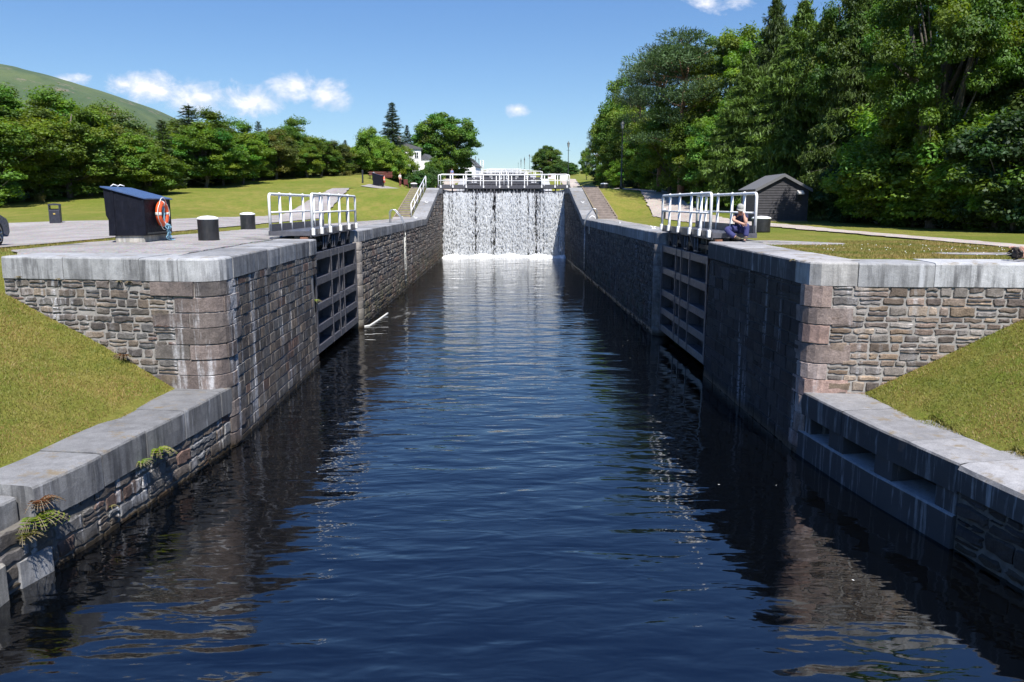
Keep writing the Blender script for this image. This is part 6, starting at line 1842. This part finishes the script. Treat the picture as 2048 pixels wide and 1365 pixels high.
# ------------------------------------------------------------------ grass, daisies, wall plants
def scatter_grass():
    r = np.random.RandomState(4); B = []
    def addp(n, x0, x1, y0, y1, ok, hmin, hmax):
        X = r.uniform(x0, x1, n); Y = r.uniform(y0, y1, n)
        for x, y in zip(X, Y):
            if ok(x, y): B.append((x, y, ground(x, y), r.uniform(hmin, hmax)))
    addp(90000, -11.5, -6.6, 8.5, 16.9, lambda x, y: y < frontL(x) - .02 and x < lerp_pts(WL, y) - CW + .06 + .12 * math.sin(y * 3.1) * math.sin(y * 1.3), .02, .048)
    addp(80000, 6.9, 12.0, 7.0, 15.2, lambda x, y: y < frontR(x) - .02 and x > lerp_pts(WR, y) + CW - .06 + .10 * math.sin(y * 2.7), .02, .045)
    addp(42000, 7.0, 13, 15.7, 24, lambda x, y: y > frontR(x) + 1.12 and not (21.6 < y < 24.5 and x < 9.7) and not (x > 12.75) and not (abs(y - 17.5) < .6 and 9.7 < x < 12.1), .03, .06)
    addp(9000, -13.2, -10.5, 17, 34, lambda x, y: x < lerp_pts([(16.9, -10.4), (23, -12.1), (26, -11.7), (35, -11.2)], y), .04, .08)
    B_ = np.array(B); n = len(B_)
    a = r.uniform(0, 6.28, n); w_ = r.uniform(.006, .011, n); lean = r.normal(0, .022, (n, 2))
    dx = np.cos(a) * w_; dy = np.sin(a) * w_
    V = np.empty((n, 3, 3), np.float32)
    V[:, 0] = np.stack([B_[:, 0] - dx, B_[:, 1] - dy, B_[:, 2] - .01], 1); V[:, 1] = np.stack([B_[:, 0] + dx, B_[:, 1] + dy, B_[:, 2] - .01], 1)
    V[:, 2] = np.stack([B_[:, 0] + lean[:, 0], B_[:, 1] + lean[:, 1], B_[:, 2] + B_[:, 3]], 1)
    nzv = np.array([mn.noise(Vector((x * .8, y * .8, 0))) + .5 * mn.noise(Vector((x * 3, y * 3, 5))) for x, y in B_[:, :2]])
    t = np.clip(.58 + nzv * 1.1 + r.normal(0, .18, n), 0, 1)[:, None]
    col = np.array([.140, .162, .026]) * (1 - t) + np.array([.28, .205, .07]) * t
    col *= r.uniform(.86, 1.14, (n, 1))
    o = bpy.data.objects.new('grass', np_mesh('grass', V.reshape(-1, 3), np.arange(n * 3).reshape(-1, 3), M['blade'], np.repeat(col, 3, 0)))
    link(o); o['kind'] = 'stuff'; tag(o, 'short mown grass with straw-coloured patches on the banks and quay lawns', 'grass')
    # daisies on the right lawn
    n = 80; V = []; Fc = []
    for k in range(n):
        x, y = r.uniform(7.5, 12.6), r.uniform(16.4, 21.2); z = ground(x, y) + .06; s_ = r.uniform(.008, .016)
        b = len(V); V += [(x + s_ * math.cos(q * math.pi / 3), y + s_ * math.sin(q * math.pi / 3), z) for q in range(6)] + [(x, y, z + .012)]
        Fc += [(b + q, b + (q + 1) % 6, b + 6) for q in range(6)]
    o = bpy.data.objects.new('daisies', np_mesh('daisies', np.array(V), np.array(Fc), M['white'])); link(o); o['kind'] = 'stuff'; tag(o, 'tiny white daisies dotted over the right lawn', 'flowers')
scatter_grass()
# long pale grass at the foot of the left trees
def tuft(name, label, cat, loc, n, h, spread, cols, seed, droop=.5, w_=.02, out=(0, 0), group=None, mat='leaf'):
    r = np.random.RandomState(seed); V = []; Fc = []; K = []
    for k in range(n):
        a = r.uniform(0, 6.28); l = h * r.uniform(.5, 1.15); d = np.array([math.cos(a) * spread + out[0] * .6, math.sin(a) * spread + out[1] * .6, 1.0]) * l; s_ = np.array([-math.sin(a), math.cos(a), 0]) * w_ * r.uniform(.7, 1.3)
        b0 = np.array([r.normal() * .12 * h, r.normal() * .12 * h, 0]); col = np.array(cols[r.randint(len(cols))]) * r.uniform(.75, 1.25)
        b = len(V)
        for j, q in enumerate((0, .35, .7, 1.0)):
            p = b0 + d * q + np.array([d[0], d[1], -l * .9]) * droop * q * q
            ww = s_ * (1 - q) ** .6 * (.5 + q if q < .5 else 1)
            V += [p - ww, p + ww]; K += [col, col]
        Fc += [(b + 2 * j, b + 2 * j + 1, b + 2 * j + 3, b + 2 * j + 2) for j in range(3)]
    t = bpy.data.objects.new(name, np_mesh(name, np.array(V), np.array(Fc), M[mat], np.array(K))); link(t); t.location = loc
    return tag(t, label, cat, group)
FG = [(.16, .26, .02), (.22, .30, .03), (.12, .21, .025)]; RU = [(.22, .10, .03), (.17, .09, .03)]
def fern(label, loc, n, h, cols, seed, out=(1, -.2)):
    """arching fronds with small leaflets on both sides"""
    r = np.random.RandomState(seed); C = []; N = []; A = []; K = []; S = []
    t = thing('wall_fern', label, 'fern', loc)
    mb = MB()
    for k in range(n):
        a = r.uniform(-1.5, 1.5) + math.atan2(out[1], out[0]); l = h * r.uniform(.6, 1.15); col = np.array(cols[r.randint(len(cols))]) * r.uniform(.8, 1.2)
        d = np.array([math.cos(a), math.sin(a), 0]); pts = []
        for j in range(9):
            q = j / 8; p = d * l * (.15 + .75 * q) * q ** .5 + np.array([0, 0, l * (1.0 * q - 1.05 * q * q)]) + np.array([0, 0, -.02])
            pts.append(tuple(p))
            if j:
                for sgn in (-1, 1):
                    side = np.array([-d[1], d[0], 0]) * sgn; ll = l * .16 * (1 - q * .8)
                    C.append(p + side * ll * .9); A.append(side + d * .4); N.append(np.array([0, 0, 1]) + r.normal(size=3) * .3); K.append(col); S.append(ll)
        mb.tube(pts, [.004] * 9, 4)
    o = bpy.data.objects.new('fronds', leaves_mesh('fronds', np.array(C), np.array(N), np.array(S) * 1.15, .5, np.array(K), r, M['leaf'], np.array(A))); link(o, t)
    mb.build('stems', M['leaf'] if False else M['step_edge'], t)
    return t
def on_wall(px, py, Pth, off=.06):
    best = None
    for k in range(400):
        s_ = Pth.L * k / 399; p, n_ = Pth.at(s_)
        q = atY(px, py, p.y)
        e = abs(q.x - (p.x + n_.x * off))
        if best is None or e < best[0]: best = (e, p + n_ * off, q.z, n_)
    return (best[1].x, best[1].y, best[2])
fern('bright green fern under the coping of the left wing wall', on_wall(316, 902, LW), 26, .34, FG, 1)
fern('smaller fern left of the bright one on the left wing wall', on_wall(283, 925, LW), 16, .24, FG + [(.16, .17, .03)], 2)
fern('green fern with rusty fronds near the left frame edge', on_wall(72, 1040, LW), 34, .40, FG, 3)
fern('rust-brown dry fern above the green one at the left edge', on_wall(80, 1005, LW), 22, .30, RU, 4)
fern('yellowing fern hanging lowest at the left edge', on_wall(45, 1075, LW), 20, .28, [(.16, .15, .03), (.2, .17, .04)], 5)
fern('small sprig in the joint low on the left wing wall', on_wall(222, 1012, LW), 6, .13, [(.14, .14, .03)], 6)
fern('dry clump where the bank meets the sunlit quay front', (-7.75, frontL(-7.75) - .08, 1.95), 16, .28, RU + FG[:1], 7, (0, -1))
fern('weed sprouting by the rusty heel post of the left gate', (-5.95, 24.9, 2.0), 10, .25, FG, 8, (1, 0))
fern('yellow-green weed on the edge of the right quay coping', on_wall(1588, 520, RQ, .05), 9, .16, [(.30, .30, .03), (.36, .33, .05)], 9, (-1, 0))
for k, (px, py) in enumerate(((118, 557), (262, 563), (240, 562), (40, 553))):
    x, y, z = on_wall(px, py, LQ, .03)
    fern(['moss tuft under the first coping joint of the sunlit quay', 'moss tuft left of the quay corner stones', 'second moss tuft left of the quay corner stones', 'moss tuft at the left end of the sunlit quay'][k], (x, y, z), 7, .10, [(.12, .14, .02), (.16, .13, .03)], 20 + k, (0, -1))
for k, (px, Y) in enumerate(((80, 59), (75, 60), (350, 75), (362, 76), (470, 84), (630, 96), (655, 99), (690, 104), (700, 106))):
    p = atY(px, 380, Y)
    lab = ['tuft of tall pale grass right of the pale car', 'second tuft of tall pale grass behind the bin', 'tall pale grass under the spiky pine', 'more pale grass right of the spiky pine', 'pale grass at the trees above the gate rails', 'straw grass near the right end of the tree row', 'straw grass right of the previous clump', 'straw grass by the picnic lawn', 'straw grass at the corner of the picnic lawn'][k]
    tuft('grass_tuft', lab, 'grass', (p.x, Y, ground(p.x, Y) - .03), 260, .85, .28, [(.19, .19, .06), (.24, .22, .09), (.12, .15, .03)], 60 + k, .3, .03, group='pale grass tufts at the tree line')
# fallen leaves and flecks of foam on the water
r = np.random.RandomState(9); V = []; Fc = []
for k in range(12):
    x, y = r.uniform(-5.0, 5.2), r.uniform(9, 34); s_ = r.uniform(.012, .03); b = len(V); an = r.uniform(0, 6.28)
    V += [(x + s_ * math.cos(an + q * 1.57) * (1 if q % 2 else .5), y + s_ * math.sin(an + q * 1.57) * (1 if q % 2 else .5), .006) for q in range(4)]; Fc.append((b, b + 1, b + 2, b + 3))
o = bpy.data.objects.new('floating_flecks', np_mesh('floating_flecks', np.array(V), np.array(Fc), M['rope_white'])); link(o); o['kind'] = 'stuff'; tag(o, 'pale flecks of leaf and foam floating on the canal', 'flecks')

# ------------------------------------------------------------------ summer haze
hv = MB(); hv.box((0, 2150, 365), (11000, 4500, 740))
for_m, hn2, hb2 = new_mat('summer_haze')
hn2.n.remove(hb2)
pv = hn2.node('ShaderNodeVolumePrincipled')
pv.inputs['Color'].default_value = (.62, .80, 1.0, 1); pv.inputs['Density'].default_value = .00002; pv.inputs['Anisotropy'].default_value = .2
hn2.l.new(pv.outputs[0], [n for n in hn2.n if n.type == 'OUTPUT_MATERIAL'][0].inputs['Volume'])
ho = hv.build('haze', for_m); ho['kind'] = 'stuff'; tag(ho, 'thin blue summer haze over the whole valley', 'haze')
